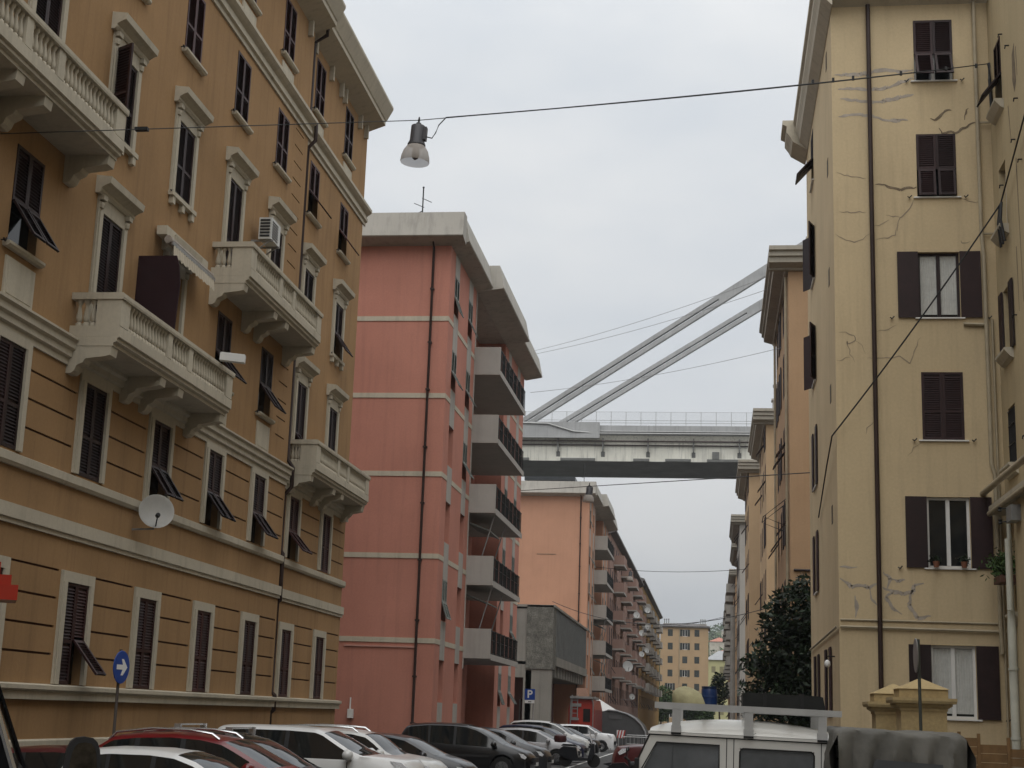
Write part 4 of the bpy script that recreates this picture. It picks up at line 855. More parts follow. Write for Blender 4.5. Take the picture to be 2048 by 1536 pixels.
# ------------------------------------------------------------------ trees, far hill
def crown(mb, blobs, n, size, seed, droop=.3):
    rr = random.Random(seed); tot = sum(b[3] * b[4] * b[5] for b in blobs)
    for bx, by, bz, rx, ry, rz in blobs:
        for _ in range(int(n * rx * ry * rz / tot)):
            while True:
                u = Vector((rr.uniform(-1, 1), rr.uniform(-1, 1), rr.uniform(-1, 1)))
                if .25 < u.length < 1: break
            c = Vector((bx + u.x * rx, by + u.y * ry, bz + u.z * rz)); s = size * rr.uniform(.6, 1.3)
            d = Vector((rr.gauss(0, 1), rr.gauss(0, 1), rr.gauss(-droop, .7))).normalized() * s; e = d.cross(Vector((rr.gauss(0, 1), rr.gauss(0, 1), rr.gauss(0, 1))))
            e = e.normalized() * s * .36 if e.length else Vector((s * .3, 0, 0)); mid = c + d * .1
            mb.p.append([mb.pt(c - d), mb.pt(mid + e), mb.pt(c + d), mb.pt(mid - e)])
def tree(x, y, h, blobs, n, size, seed, m, label, group=None, tr=.16):
    t = empty('tree', (x, y, 0), label, 'tree', group); o = MB(); rr = random.Random(seed)
    o.tube([(x, y, 0), (x + .05, y, h * .3), (x - .05, y + .1, h * .6), (x, y, h * .85)], [tr, tr * .8, tr * .5, tr * .15], 8)
    for b in blobs: o.tube([(x, y, h * .3), tuple((Vector((x, y, h * .35)) + Vector(b[:3])) * .5), b[:3]], [tr * .5, tr * .3, tr * .1], 6)
    o.build('trunk', BARK, t, 60); c = MB(); crown(c, blobs, n, size, seed); c.build('crown', m, t, recalc=False); return t
rr = random.Random(11); bl = [(3.6, 57.5, 4.0, 1.7, 2.4, 2.4), (3.0, 57, 5.9, 1.2, 1.6, 1.3), (3.4, 57, 6.9, .7, 1.0, .75), (2.3, 56.5, 3.2, 1.0, 1.6, 1.0), (2.0, 56.5, 4.4, .8, 1.2, .8), (1.5, 56, 4.1, .6, .9, .5), (2.1, 56, 5.5, .6, 1.0, .6), (1.6, 56.2, 2.6, .7, 1.0, .6), (4.6, 58, 6, 1.2, 1.6, 1.8), (2.7, 56.6, 2.0, 1.1, 1.4, .9), (1.2, 56, 3.3, .4, .6, .35)]
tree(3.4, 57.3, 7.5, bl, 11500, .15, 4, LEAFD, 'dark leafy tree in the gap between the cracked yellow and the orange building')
for i, (x, y, h, r_) in enumerate(((-9.2, 322, 9.0, 3.0), (-5.4, 324, 7.2, 2.6), (-2.2, 322, 6.2, 2.3), (-10.6, 318, 6.0, 2.2))):
    rr = random.Random(i); b4 = [(x + rr.uniform(-r_, r_) * .6, y + rr.uniform(-1, 1), h * rr.uniform(.4, .85), r_ * .6, r_ * .6, r_ * .5) for _ in range(7)]
    tree(x, y, h, b4, 2600, .38, 20 + i, LEAFG, ['tallest green tree before the orange building at the street end', 'rounded green tree right of the tallest one at the street end', 'low green tree before the pale green house', 'low green tree by the mustard block'][i], 'trees at the street end', .2)
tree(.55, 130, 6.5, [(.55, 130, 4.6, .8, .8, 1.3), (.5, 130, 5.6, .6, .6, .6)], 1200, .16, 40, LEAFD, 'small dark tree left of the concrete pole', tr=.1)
o = MB(); o.tube([(1.42, 110, 0), (1.42, 110, 10.2)], [.2, .16], 12); thing('utility_pole', o, mat('pole_concrete', (.25, .235, .21), .9, .15, 2, dirt=.4, streak=True), 'tall round concrete pole standing on the right pavement far up the street', 'pole')
o = MB(); N = 46
def hz(x, y):
    s = min(1, max(0, (y - 455) / 640)); k = min(1, max(0, (x + 40) / 90)); k = k * k * (3 - 2 * k)
    return s ** .9 * (56 + 22 * k + 5 * math.sin(x / 57 + y / 90) + 2 * math.sin(x / 21 + y / 33) + 14 * min(1, max(0, (abs(x) - 120) / 300)))
gx = [-900 + 1800 * i / N for i in range(N + 1)]; gy = [455 + 1000 * i / N for i in range(N + 1)]
idx = [[o.pt((x, y, hz(x, y) - 1)) for x in gx] for y in gy]
for j in range(N):
    for i in range(N): o.p.append([idx[j][i], idx[j][i + 1], idx[j + 1][i + 1], idx[j + 1][i]])
hill = thing('hill', o, HILLM, None, None, smooth=180); tag(hill, kind='structure')
ft = MB(); rr = random.Random(9); bb = []
for _ in range(700):
    y = rr.uniform(520, 1250); x = y * .006 + rr.uniform(-.05, .05) * y; bb.append((x, y, hz(x, y) + 1.5, 4, 4, 3))
crown(ft, bb, 14000, 1.3, 3, 0); o = thing('hillside_wood', ft, LEAFG, 'hazy green wood covering the hill behind the street end', 'wood', None, 'stuff')
HC = [mat('hill_house_%d' % i, c, .9, .1) for i, c in enumerate(((.55, .5, .42), (.5, .3, .24), (.6, .58, .54)))]
hd = ['largest pale house low on the hazy hill', 'pinkish house right of the largest one on the hill', 'white house above the pinkish one on the hill', 'pale house near the top of the hill', 'small pinkish house in the middle of the hill', 'small white house low on the hill beside the pale green roof', 'pale house at the left edge of the visible hill']
for i, (x, y, s) in enumerate(((9, 640, 1.2), (15, 690, 1), (13, 760, 1), (10, 900, 1.1), (17, 820, .9), (5.5, 600, .9), (3, 720, 1))):
    z = hz(x, y) - 1; t = empty('hill_house', (x, y, z), hd[i], 'house', 'houses on the hill'); hs_ = [(x + a, x + a + .9, z + b_, z + b_ + 1.3, .15) for a in (-3, -.5, 2) for b_ in (1.5, 4.5)]
    o = MB(fG(y - 4)); o.wall(x - 4.5 * s, x + 4.5 * s, z - 2, z + 7.2, hs_); o.f = ID; o.box(x - 4.5 * s, x + 4.5 * s, y - 3.8, y + 4, z - 2, z + 7.2); o.build('wall', HC[i % 3], t)
    o = MB(); o.poly([(x - 5 * s, y - 4.5, z + 7.2), (x + 5 * s, y - 4.5, z + 7.2), (x, y, z + 9.4)]); o.poly([(x + 5 * s, y - 4.5, z + 7.2), (x + 5 * s, y + 4.5, z + 7.2), (x, y, z + 9.4)]); o.poly([(x - 5 * s, y - 4.5, z + 7.2), (x - 5 * s, y + 4.5, z + 7.2), (x, y, z + 9.4)]); o.build('roof', bpy.data.materials['pale_slate'] if i % 2 else PINK, t)
# ------------------------------------------------------------------ cars
def interp(pts, t):
    if t <= pts[0][0]: return pts[0][1]
    for (a, p), (b, q) in zip(pts, pts[1:]):
        if t <= b:
            s = (t - a) / (b - a) if b > a else 0
            return p + (q - p) * s
    return pts[-1][1]
STY = {   # top line (share of length from the tail, share of height), glass base rear/front, roof rear/front, belt
 'hatch': dict(top=[(0, .34), (.004, .58), (.02, .66), (.05, .72), (.10, .86), (.16, .955), (.25, .985), (.38, 1), (.50, .985), (.58, .945), (.64, .87), (.72, .765), (.785, .685), (.86, .635), (.93, .575), (.975, .49), (.995, .40), (1, .30)], rw=(.05, .16), ws=(.585, .775), side=[(.12, .245), (.265, .425), (.445, .70)], belt=[(0, .66), (.3, .645), (.78, .60), (1, .42)]),
 'suv': dict(top=[(0, .34), (.004, .60), (.015, .70), (.035, .80), (.06, .92), (.09, .965), (.2, .99), (.38, 1), (.54, .985), (.61, .95), (.66, .87), (.725, .745), (.77, .695), (.86, .665), (.94, .62), (.985, .53), (.997, .42), (1, .30)], rw=(.03, .085), ws=(.60, .77), side=[(.07, .21), (.23, .42), (.44, .70)], belt=[(0, .67), (.3, .66), (.8, .63), (1, .44)]),
 'boxy': dict(top=[(0, .34), (.004, .62), (.012, .72), (.03, .84), (.05, .95), (.075, .985), (.2, 1), (.40, 1), (.53, .985), (.565, .955), (.62, .875), (.70, .77), (.765, .71), (.86, .695), (.955, .665), (.988, .56), (.997, .42), (1, .30)], rw=(.025, .06), ws=(.565, .77), side=[(.06, .20), (.22, .39), (.41, .69)], belt=[(0, .66), (.3, .655), (.8, .645), (1, .46)]),
 'sedan': dict(top=[(0, .36), (.004, .56), (.02, .66), (.10, .685), (.15, .70), (.22, .83), (.30, .95), (.38, .99), (.46, 1), (.54, .98), (.60, .92), (.68, .77), (.735, .685), (.85, .635), (.94, .57), (.98, .48), (.997, .38), (1, .30)], rw=(.15, .30), ws=(.56, .73), side=[(.22, .32), (.335, .46), (.475, .66)], belt=[(0, .66), (.3, .65), (.75, .61), (1, .43)]),
 'mpv': dict(top=[(0, .34), (.004, .58), (.02, .70), (.04, .80), (.07, .92), (.11, .965), (.25, 1), (.42, 1), (.52, .98), (.60, .92), (.68, .82), (.76, .70), (.81, .635), (.88, .58), (.95, .51), (.985, .43), (.998, .36), (1, .28)], rw=(.035, .10), ws=(.53, .80), side=[(.09, .24), (.255, .43), (.45, .735)], belt=[(0, .64), (.3, .62), (.8, .565), (1, .40)]),
}
CARS = 'cars parked nose out along the left kerb'
def car(label, y, xf, L, H, W, sty, paint, rails=False, ang=0.0, z=0, dark_roof=None, bars=False, plate=True, group=CARS, name='parked_car', flip=False):
    S = STY[sty]; root = empty(name, (xf - L / 2, y, z), label, 'car', group)
    wr = .315 * H / 1.5; wx = (.185 * L, .80 * L)
    st = {0, L, *[a * L for a, _ in S['top']], *[a * L for q in S['side'] for a in q], *[a * L for a in S['rw'] + S['ws']]}
    for i in range(41): st.add(L * i / 40)
    for w_ in wx:
        for k in range(13): st.add(w_ + (wr + .04) * math.cos(math.pi * k / 12))
    st = sorted(st); t2 = [st[0]]
    for s in st[1:]:
        if s - t2[-1] > .012 or any(abs(s - e * L) < 1e-6 for q in S['side'] for e in q): t2.append(s)
    st = t2
    tops = S['top']
    def topz(t):   # smoothed polyline
        return sum(interp(tops, min(1, max(0, t + d))) * k for d, k in ((-.008, .25), (0, .5), (.008, .25))) * H
    rows = []
    for s in st:
        t = s / L; zt = topz(t); zb = .165
        for w_ in wx:
            d = abs(s - w_)
            if d < wr + .04: zb = max(zb, wr * .98 + math.sqrt(max(0, (wr + .04) ** 2 - d * d)) * 1.0)
        e = abs(2 * t - 1); hw = W / 2 * (1 - .16 * e ** 7 - .05 * e ** 2); bl = min(interp(S['belt'], t) * H, zt - .015)
        hc = max(0, zt - bl - .015); yb = hw * .985
        ys = yb - .26 * hc; cab = min(1, hc / .25)
        zs = bl + .012 + max(0, (zt - .07 * cab - .004) - (bl + .012)) * 1.0
        rows.append([(hw * .94, min(zb, bl - .05)), (hw, min(max(zb + .04, .30), bl - .04)), (hw * 1.0, max(min(bl - .03, bl * .80), zb + .045 if zb + .045 < bl - .02 else bl - .025)), (yb * .992, bl), (yb * .985, bl + .012), (ys, zs), (ys - .06 * max(cab, .6), zs + (.052 * cab if cab > .2 else .01)), (ys * .72, zt - .004), (ys * .42, zt + .010), (0, zt + .018)])
    def cell(t):
        return t
    body = MB(); ws = MB(); sideg = {}; rwg = MB(); roofm = MB(); pil = MB()
    X = [s - L / 2 for s in st]
    def bow(k, yy):
        t = st[k] / L; q = 1 - min(1, yy / (W / 2 * .93)) ** 2; return X[k] + q * (.17 * min(1, max(0, (t - .5) / .12)) - .10 * min(1, max(0, (.3 - t) / .1)))
    def add(mb, i, a, b, sgn):
        P = lambda k, j: (bow(k, rows[k][j][0]), sgn * rows[k][j][0], rows[k][j][1])
        mb.poly([P(i, a), P(i + 1, a), P(i + 1, b), P(i, b)])
    for i in range(len(st) - 1):
        tm = (st[i] + st[i + 1]) / 2 / L
        for sgn in (-1, 1):
            for j in range(9):
                mb = body
                if j == 4:
                    for k, (a, b) in enumerate(S['side']):
                        if a < tm < b and topz(tm) - interp(S['belt'], tm) * H > .10: mb = sideg.setdefault((k, sgn), MB())
                    if mb is body and S['side'][0][0] < tm < S['side'][-1][1]: mb = pil
                if j in (6, 7, 8):
                    if S['ws'][0] < tm < S['ws'][1]: mb = ws
                    elif S['rw'][0] < tm < S['rw'][1]: mb = rwg
                    elif dark_roof and S['rw'][1] < tm < S['ws'][0]: mb = roofm
                add(mb, i, j, j + 1, sgn)
    for k in (0, len(st) - 1):
        body.poly([(bow(k, r_[0]), r_[0], r_[1]) for r_ in rows[k]] + [(bow(k, r_[0]), -r_[0], r_[1]) for r_ in rows[k][::-1]])
    def mk(mb, nm, m, par, sm=35): return link(nm, mb.mesh(nm, m, sm, weld=True), par)
    bo = mk(body, 'body', paint, root, 40); mk(ws, 'windscreen', CARGL, root); mk(rwg, 'rear_window', CARGL, root)
    for k, mb in sideg.items(): mk(mb, 'side_window', CARGL, root)
    mk(pil, 'door_pillar', PLASTIC, root)
    if dark_roof and roofm.v: mk(roofm, 'roof', dark_roof, root, 60)
    u = MB(); u.box(-L / 2 + .12, L / 2 - .12, -W / 2 + .12, W / 2 - .12, .18, .62); link('underbody', u.mesh('underbody', PLASTIC), root)
    def wheel():
        b = MB(); b.lathe([(wr * .66, -.1), (wr * .95, -.1), (wr, -.07), (wr, .07), (wr * .95, .1), (wr * .66, .1)], n=24, axis=1); return b.mesh('wheel', TYRE, 40)
    def rim():
        b = MB(); b.lathe([(.02, -.085), (wr * .2, -.085), (wr * .2, -.05)], n=12, axis=1)
        for k in range(7): a = 2 * math.pi * k / 7; b.T = Matrix.Rotation(a, 4, 'Y'); b.box(-.03, .03, -.085, -.06, .03, wr * .66)
        b.T = None; b.lathe([(wr * .6, -.1), (wr * .68, -.095), (wr * .68, .09), (wr * .6, .09)], n=24, axis=1); return b.mesh('rim', ALLOY, 40)
    wm, rm = cached(('wheel', round(wr, 3)), wheel), cached(('rim', round(wr, 3)), rim)
    for w_ in wx:
        for sg in (-1, 1):
            q = link('wheel', wm, root, (w_ - L / 2, sg * (W / 2 - .12), wr), (0, 0, 0 if sg < 0 else math.pi)); link('rim', rm, q)
    # lamps, grille, plate, mirrors, handles
    zl = topz(.955); fx = lambda t: t * L - L / 2
    for sg in (-1, 1):
        b = MB(); hw = W / 2 * (1 - .16 * .9 ** 7 - .05)
        b.prism([(fx(.90), zl + .00), (fx(.955), zl - .03), (fx(.982), zl - .13), (fx(.97), zl - .20), (fx(.93), zl - .13)], sg * (hw - .30), sg * (hw + .012), 1); link('headlight', b.mesh('headlight', LAMPG, 40), root)
        b = MB(); mx = fx(S['ws'][1] - .06); mz = interp(S['belt'], .7) * H + .03; b.lathe([(.02, -.14), (.09, -.11), (.105, 0), (.09, .1), (.03, .12)], (mx, sg * (W / 2 + .12), mz + .08), 10, 1); b.box(mx - .03, mx + .05, sg * W / 2 - .03, sg * W / 2 + .08, mz - .01, mz + .05); link('mirror', b.mesh('mirror', paint, 60), root)
        b = MB()
        for a in [q[0] for q in S['side'][1:]]: b.box(fx(a + .02), fx(a + .02) + .16, sg * W / 2 * .985 - .015, sg * W / 2 * .985 + .035, .60 * H - .10, .60 * H - .07)
        link('door_handle', b.mesh('door_handle', paint), root)
        for a in [(q[1] + p[0]) / 2 for q, p in zip(S['side'], S['side'][1:])] + [S['side'][-1][1] + .01]:
            b = MB(); b.box(fx(a) - .008, fx(a) + .008, sg * W / 2 * .95, sg * (W / 2 * .992 + .003), .26 * H, interp(S['belt'], a) * H - .03); link('door_seam', b.mesh('door_seam', BLACK), root)
        b = MB(); b.box(fx(.29), fx(.70), sg * W / 2 * .95, sg * (W / 2 + .012), .40 * H, .44 * H); link('side_moulding', b.mesh('side_moulding', PLASTIC), root)
    b = MB(); b.box(fx(.985), fx(1.0) + .175, -W * .26, W * .26, .30 * H * .95, .41 * H); link('grille', b.mesh('grille', PLASTIC), root)
    if plate: b = MB(); b.box(fx(1.0) + .1, fx(1.0) + .195, -.26, .26, .26 * H, .26 * H + .11); link('number_plate', b.mesh('number_plate', PLATE), root)
    if rails:
        b = MB()
        for sg in (-1, 1):
            yy = sg * (W / 2 * .94 - .26 * .33 * H - .05); pts = [(fx(t), yy, topz(t) + dz) for t, dz in ((.13, .0), (.16, .06), (.3, .075), (.45, .07), (.54, .06), (.57, .0))]; b.tube(pts, .024, 6)
        link('roof_rail', b.mesh('roof_rail', rails, 60), root)
    if bars:
        b = MB()
        for t in (.30, .52): b.box(fx(t) - .03, fx(t) + .03, -W * .42, W * .42, topz(t) + .09, topz(t) + .12)
        for t in (.30, .52):
            for sg in (-1, 1): b.box(fx(t) - .06, fx(t) + .06, sg * W * .40 - .04, sg * W * .40 + .04, topz(t) - .06, topz(t) + .12)
        link('roof_bar', b.mesh('roof_bar', CHROME), root)
    root.rotation_euler = (0, 0, R(ang) + (math.pi if flip else 0))
    return root
P = {k: carpaint('car_' + k, c) for k, c in dict(white=(.66, .66, .65), red=(.15, .008, .010), maroon=(.07, .012, .014), dark=(.010, .011, .014), black=(.004, .004, .005), grey=(.022, .023, .027), silver=(.42, .42, .43), blue=(.012, .016, .045), pearl=(.60, .60, .58)).items()}
car('low maroon car behind the white hatchback at the wall, left end of the row', 22.6, -7.3, 3.9, 1.40, 1.65, 'hatch', P['maroon'])
car('small white hatchback, nearest car of the left row beside the black mirror', 20.2, -5.5, 3.2, 1.49, 1.62, 'mpv', P['white'])
car('bright red estate car with silver roof rails in the left row', 25.0, -6.15, 4.3, 1.62, 1.75, 'hatch', P['red'], rails=CHROME)
car('dark car with two bright roof bars between the red estate and the white off-roader', 27.6, -6.55, 4.4, 1.62, 1.75, 'mpv', P['dark'], bars=True)
car('white boxy off-road car with a slotted black grille in the left row', 30.3, -5.8, 4.2, 1.72, 1.80, 'boxy', P['white'])
car('pearl white hatchback with silver roof rails, right of the boxy white car', 33.6, -5.9, 4.2, 1.66, 1.76, 'suv', P['pearl'], rails=CHROME)
car('dark grey small car with bright headlights, left of the long black car', 38.2, -5.9, 4.0, 1.53, 1.72, 'hatch', P['grey'])
car('long black people carrier with a chrome waist line in the left row', 51.0, -5.95, 4.45, 1.74, 1.82, 'mpv', P['black'])
car('dark grey hatchback right behind the long black car', 56.0, -5.95, 4.1, 1.60, 1.76, 'hatch', P['grey'])
car('silver compact car with swept headlights beside the motor scooter', 67.5, -5.9, 4.1, 1.52, 1.78, 'hatch', P['silver'])
car('dark blue car behind the motor scooter', 72.0, -5.95, 4.2, 1.64, 1.78, 'mpv', P['blue'])
car('tall white van-like car standing behind the dark blue one', 80.0, -6.4, 4.3, 1.82, 1.8, 'mpv', P['pearl'])
car('black car with round bright headlights next to the small white car', 84.5, -6.2, 4.0, 1.55, 1.75, 'hatch', P['black'])
car('small upright white car in front of the fire engine', 96.0, -6.1, 3.6, 1.60, 1.6, 'boxy', P['white'])
b = MB()   # waist line on the long black car
o = bpy.data.objects
# motor scooter
sc_ = empty('motor_scooter', (-5.5, 65.5, 0), 'black motor scooter with a brown top box in front of the dark blue car', 'scooter')
o = MB(); o.lathe([(.12, -.06), (.26, -.06), (.28, -.03), (.28, .03), (.26, .06), (.12, .06)], (-5.0, 65.5, .28), 18, 1); o.lathe([(.12, -.06), (.26, -.06), (.28, -.03), (.28, .03), (.26, .06), (.12, .06)], (-6.2, 65.5, .28), 18, 1); o.build_each('wheel', TYRE, sc_, 40)
o = MB(); o.prism([(-6.5, .7), (-6.3, .85), (-5.75, .82), (-5.65, .4), (-5.25, .38), (-5.1, .95), (-4.98, 1.0), (-4.95, .6), (-5.1, .3), (-5.9, .25), (-6.4, .45)], 65.32, 65.68, 1); o.tube([(-5.08, 65.5, 1.0), (-5.15, 65.5, 1.1)], .05, 8); o.tube([(-5.2, 65.15, 1.12), (-5.12, 65.5, 1.08), (-5.2, 65.85, 1.12)], .02, 6); o.build('body', P['dark'], sc_, 40)
o = MB(); o.prism([(-6.4, .86), (-6.3, .95), (-5.8, .93), (-5.7, .84)], 65.36, 65.64, 1); o.build('seat', PLASTIC, sc_)
o = MB(); o.T = Matrix.Translation((-6.45, 65.5, 1.15)); o.lathe([(.05, -.16), (.24, -.14), (.28, 0), (.25, .12), (.12, .18)], n=16); o.build('top_box', mat('brown_box', (.05, .015, .015), .4), sc_, 50)
o = MB(); o.prism([(-5.05, 1.0), (-5.2, 1.5), (-5.23, 1.5), (-5.09, 1.0)], 65.3, 65.7, 1); o.build('wind_shield', LAMPG, sc_)
# fire engine, seen from behind
FE = empty('fire_engine', (-9.2, 112, 0), 'red fire engine parked under the concrete building, seen from behind with its ladder', 'fire engine')
o = MB(); o.prism([(-10.1, .5), (-8.25, .5), (-8.25, 2.6), (-8.4, 3.3), (-9.95, 3.3), (-10.1, 2.6)], 108.0, 115.5, 1); o.build('body', REDP, FE)
o = MB(); o.box(-10.0, -8.35, 107.7, 113.5, 3.34, 3.5); o.build('roof_rack', ZINC, FE)
o = MB(); o.box(-9.05, -8.55, 107.96, 107.99, 1.75, 2.65); o.build('rear_window', GLASS, FE)
o = MB()
for x in (-9.95, -8.35): o.tube([(x, 107.9, .9), (x, 107.9, 3.0), (x + (.05 if x < -9 else -.1), 107.9, 3.4)], .05, 6)
for x in (-9.85, -9.45): o.box(x - .03, x + .03, 107.82, 107.9, 2.0, 3.6)
for z in (2.0, 2.3, 2.6, 2.9, 3.2): o.box(-9.85, -9.45, 107.83, 107.88, z, z + .05)
o.build('ladder', ZINC, FE)
o = MB(); o.box(-9.95, -9.2, 107.85, 107.95, 2.78, 3.0); o.box(-9.95, -9.35, 107.85, 107.95, 1.85, 2.0); o.build_each('side_locker', ZINC, FE)
o = MB(); o.box(-9.65, -8.85, 109, 109.1, 3.52, 4.1); o.build('rear_panel', mat('pale_orange_board', (.42, .25, .18), .7), FE)
o = MB()
for x in (-9.9, -8.45):
    for y in (109.5, 114): o.lathe([(.25, -.14), (.46, -.14), (.5, 0), (.46, .14), (.25, .14)], (x, y, .5), 20, 0)
o.build_each('wheel', TYRE, FE, 40)
GZ = empty('gazebo', (-8.6, 126, 0), 'red gazebo tent with a white pitched roof beside the fire engine', 'tent')
o = MB(); x0, x1, y0, y1 = -10.6, -7.7, 124.5, 127.5; pk = (-9.6, 126, 3.75)
for a, b_ in (((x0, y0), (x1, y0)), ((x1, y0), (x1, y1)), ((x1, y1), (x0, y1)), ((x0, y1), (x0, y0))): o.poly([(*a, 2.6), (*b_, 2.6), pk]); o.poly([(*a, 2.25), (*b_, 2.25), (*b_, 2.6), (*a, 2.6)])
o.build('canopy', WHITE, GZ)
o = MB(); o.box(x0 + .03, x1 - .03, y0 + .02, y0 + .05, .2, 2.24); o.box(x1 - .05, x1 - .02, y0 + .06, y1, .2, 2.24); o.build_each('side_wall', REDP, GZ)
o = MB()
for x in (x0, x1):
    for y in (y0, y1): o.tube([(x, y, 0), (x, y, 2.6)], .03, 6)
o.build_each('pole', ZINC, GZ)
o = MB(); prf = [(-8.0, 2.66), (-7.3, 2.62), (-6.5, 2.42), (-5.9, 2.1), (-5.4, 1.65), (-5.1, 1.15), (-4.95, .6), (-4.9, 0), (-9, 0), (-8.6, 2.5)]
TA = empty('tunnel_tent', (-6.6, 121, 0), 'dark grey rounded tunnel tent right of the red gazebo', 'tent')
o.prism(prf, 118, 123.5, 1); o.build('cover', mat('grey_tent_fabric', (.07, .07, .07), .55, .15, 2), TA, 30)
o = MB(); o.tube([(x - .02, 117.95, z) for x, z in prf[:8]], .07, 8); o.build('hoop', mat('pale_tent_edge', (.28, .28, .28), .5), TA, 60)
o = MB(); o.poly([(-7.9, 117.96, 2.3), (-6.9, 117.96, 2.3), (-6.9, 117.96, 2.0), (-7.9, 117.96, 2.0)]); o.build('window', mat('tent_window', (.10, .10, .10), .3), TA)
SWM = mat('stripe_red', (.45, .05, .04), .5)
ba = empty('road_barrier', (-5.4, 90, 0), 'red and white striped road barrier on a post near the small white car', 'barrier')
o = MB(); o.box(-5.55, -5.1, 89.98, 90.02, .95, 1.4); o.build('board', SIGNW, ba)
o = MB()
for i in range(3): x = -5.55 + i * .17; o.poly([(x, 89.975, .95), (x + .08, 89.975, .95), (x + .08 + .10, 89.975, 1.4), (x + .10, 89.975, 1.4)])
o.build_each('stripe', SWM, ba); o = MB(); o.tube([(-5.45, 90, 0), (-5.45, 90, 1.0)], .04, 6); o.box(-5.7, -5.2, 89.8, 90.2, 0, .06); o.build('post', ZINC, ba)
for i, (x, y, nm) in enumerate(((-4.2, 98, 'white street barrier rail crossing in front of the tunnel tent'), (-3.9, 88, 'low grey barrier rail nearer the white off-road truck'))):
    o = MB(); o.tube([(x - 1.2, y, 0), (x - 1.2, y, 1.05), (x + 1.2, y, 1.05), (x + 1.2, y, 0)], .035, 6); o.tube([(x - 1.2, y, .5), (x + 1.2, y, .5)], .025, 6)
    for k in range(9): o.tube([(x - 1.0 + .25 * k, y, .5), (x - 1.0 + .25 * k, y, 1.05)], .012, 4)
    thing('crowd_barrier', o, ZINC, nm, 'barrier')
# motorcycles beside the truck
def motorbike(x, y, label, m, sx=1):
    t = empty('motorcycle', (x, y, 0), label, 'motorcycle', 'motorcycles beside the white truck'); T = Matrix.Translation((x, y, 0)) @ Matrix.Diagonal((sx, 1, 1, 1))
    for w_ in (-.68, .68): o = MB(); o.T = T; o.lathe([(.2, -.05), (.28, -.055), (.31, 0), (.28, .055), (.2, .05)], (w_, 0, .31), 18, 1); o.build('wheel', TYRE, t, 40)
    o = MB(); o.T = T; o.prism([(-.95, .75), (-.6, .82), (-.2, .75), (.05, .95), (.35, .98), (.5, .85), (.3, .45), (-.2, .35), (-.4, .6)], -.13, .13, 1); o.build('body', m, t, 40)
    o = MB(); o.T = T; o.tube([(.68, 0, .31), (.45, 0, 1.05)], .045, 6); o.tube([(.35, -.38, 1.12), (.45, -.1, 1.05), (.45, .1, 1.05), (.35, .38, 1.12)], .02, 6); o.lathe([(.02, -.05), (.09, -.04), (.10, .05), (.02, .06)], (.55, 0, .92), 12, 0); o.build('handlebar', PLASTIC, t)
    for sg in (-1, 1): o = MB(); o.T = T; o.tube([(.4, sg * .3, 1.1), (.42, sg * .4, 1.28)], .01, 5); o.lathe([(.01, -.02), (.06, -.015), (.06, .015), (.01, .02)], (.42, sg * .42, 1.32), 10, 0); o.build('mirror', PLASTIC, t)
    return t
motorbike(-2.6, 40, 'dark motorcycle standing in the road just left of the white truck', P['black']); motorbike(-2.3, 46, 'second dark motorcycle, behind the one nearest the white truck', P['dark'])
motorbike(-2.2, 53, 'grey motorcycle furthest from the white truck in the small group', P['grey'])
# things on the far road seen under the rack
car('dark red car parked on the right far behind the white truck', 44, 1.3, 4.0, 1.95, 1.7, 'boxy', P['maroon'], group='cars seen behind the white truck', plate=False, flip=True)

# ------------------------------------------------------------------ black van with the red beam at the left edge
TG = mat('truck_glass_black', (.008, .008, .009), .3, .1, spec=.12)
V = empty('black_truck', (-4.43, 9.4, 0), 'black truck cab at the left edge with a red beam on its roof', 'truck')
o = MB(); prf = [(-8.6, .5), (-4.1, .5), (-4.0, 1.15), (-4.28, 1.42), (-4.46, 1.62), (-4.86, 2.62), (-5.05, 2.72), (-8.6, 2.72)]; o.prism(prf, 9.4, 11.2, 1); o.build('body', mat('truck_black', (.006, .006, .007), .6, .2, 3, spec=.15), V, 30)
o = MB(); o.prism([(-6.2, 1.5), (-4.62, 1.5), (-4.98, 2.45), (-6.2, 2.5)], 9.375, 9.39, 1); o.build('side_window', TG, V)
o = MB(); q = Vector((-4.4, 9.36, 1.42)); o.tube([(-4.28, 9.37, 1.40), (-4.47, 9.37, 1.62), (-4.84, 9.37, 2.6)], .022, 6); o.build('pillar_trim', CHROME, V)
o = MB(); o.prism([(-4.40, 1.66), (-4.78, 2.58), (-4.80, 2.58), (-4.42, 1.66)], 9.5, 11.1, 1); o.build('windscreen', TG, V)
def rr2(cx, cz, hx, hz_, n=20, e=3.2): return [(cx + hx * math.copysign(abs(math.cos(a)) ** (2 / e), math.cos(a)), cz + hz_ * math.copysign(abs(math.sin(a)) ** (2 / e), math.sin(a))) for a in [2 * math.pi * k / n for k in range(n)]]
mv = MB(); mv.prism(rr2(-4.07, 1.60, .115, .27), 9.25, 9.36, 1); mo = mv.build('mirror', PLASTIC, V, 50)
o = MB(); o.prism(rr2(-4.065, 1.60, .085, .235), 9.243, 9.249, 1); o.build('mirror_glass', mat('mirror_glass', (.09, .09, .09), .08, .5, 14, metal=.9), mo)
o = MB(); o.tube([(-4.1, 9.4, 1.45), (-4.3, 9.45, 1.35)], .03, 6); o.build('mirror_arm', PLASTIC, mo)
o = MB(); o.box(-7.5, -4.55, 10.13, 10.53, 2.765, 2.87); o.box(-7.5, -4.60, 10.16, 10.50, 2.872, 2.94); o.box(-7.5, -4.68, 10.19, 10.47, 2.942, 3.03); o.build('red_beam', REDP, V)
o = MB(); o.box(-6.6, -4.73, 10.2, 10.46, 2.3, 2.763); o.build('beam_support', WHITE, V)
V.rotation_euler = (0, 0, R(27)); V.location.x = -4.38
o = MB()
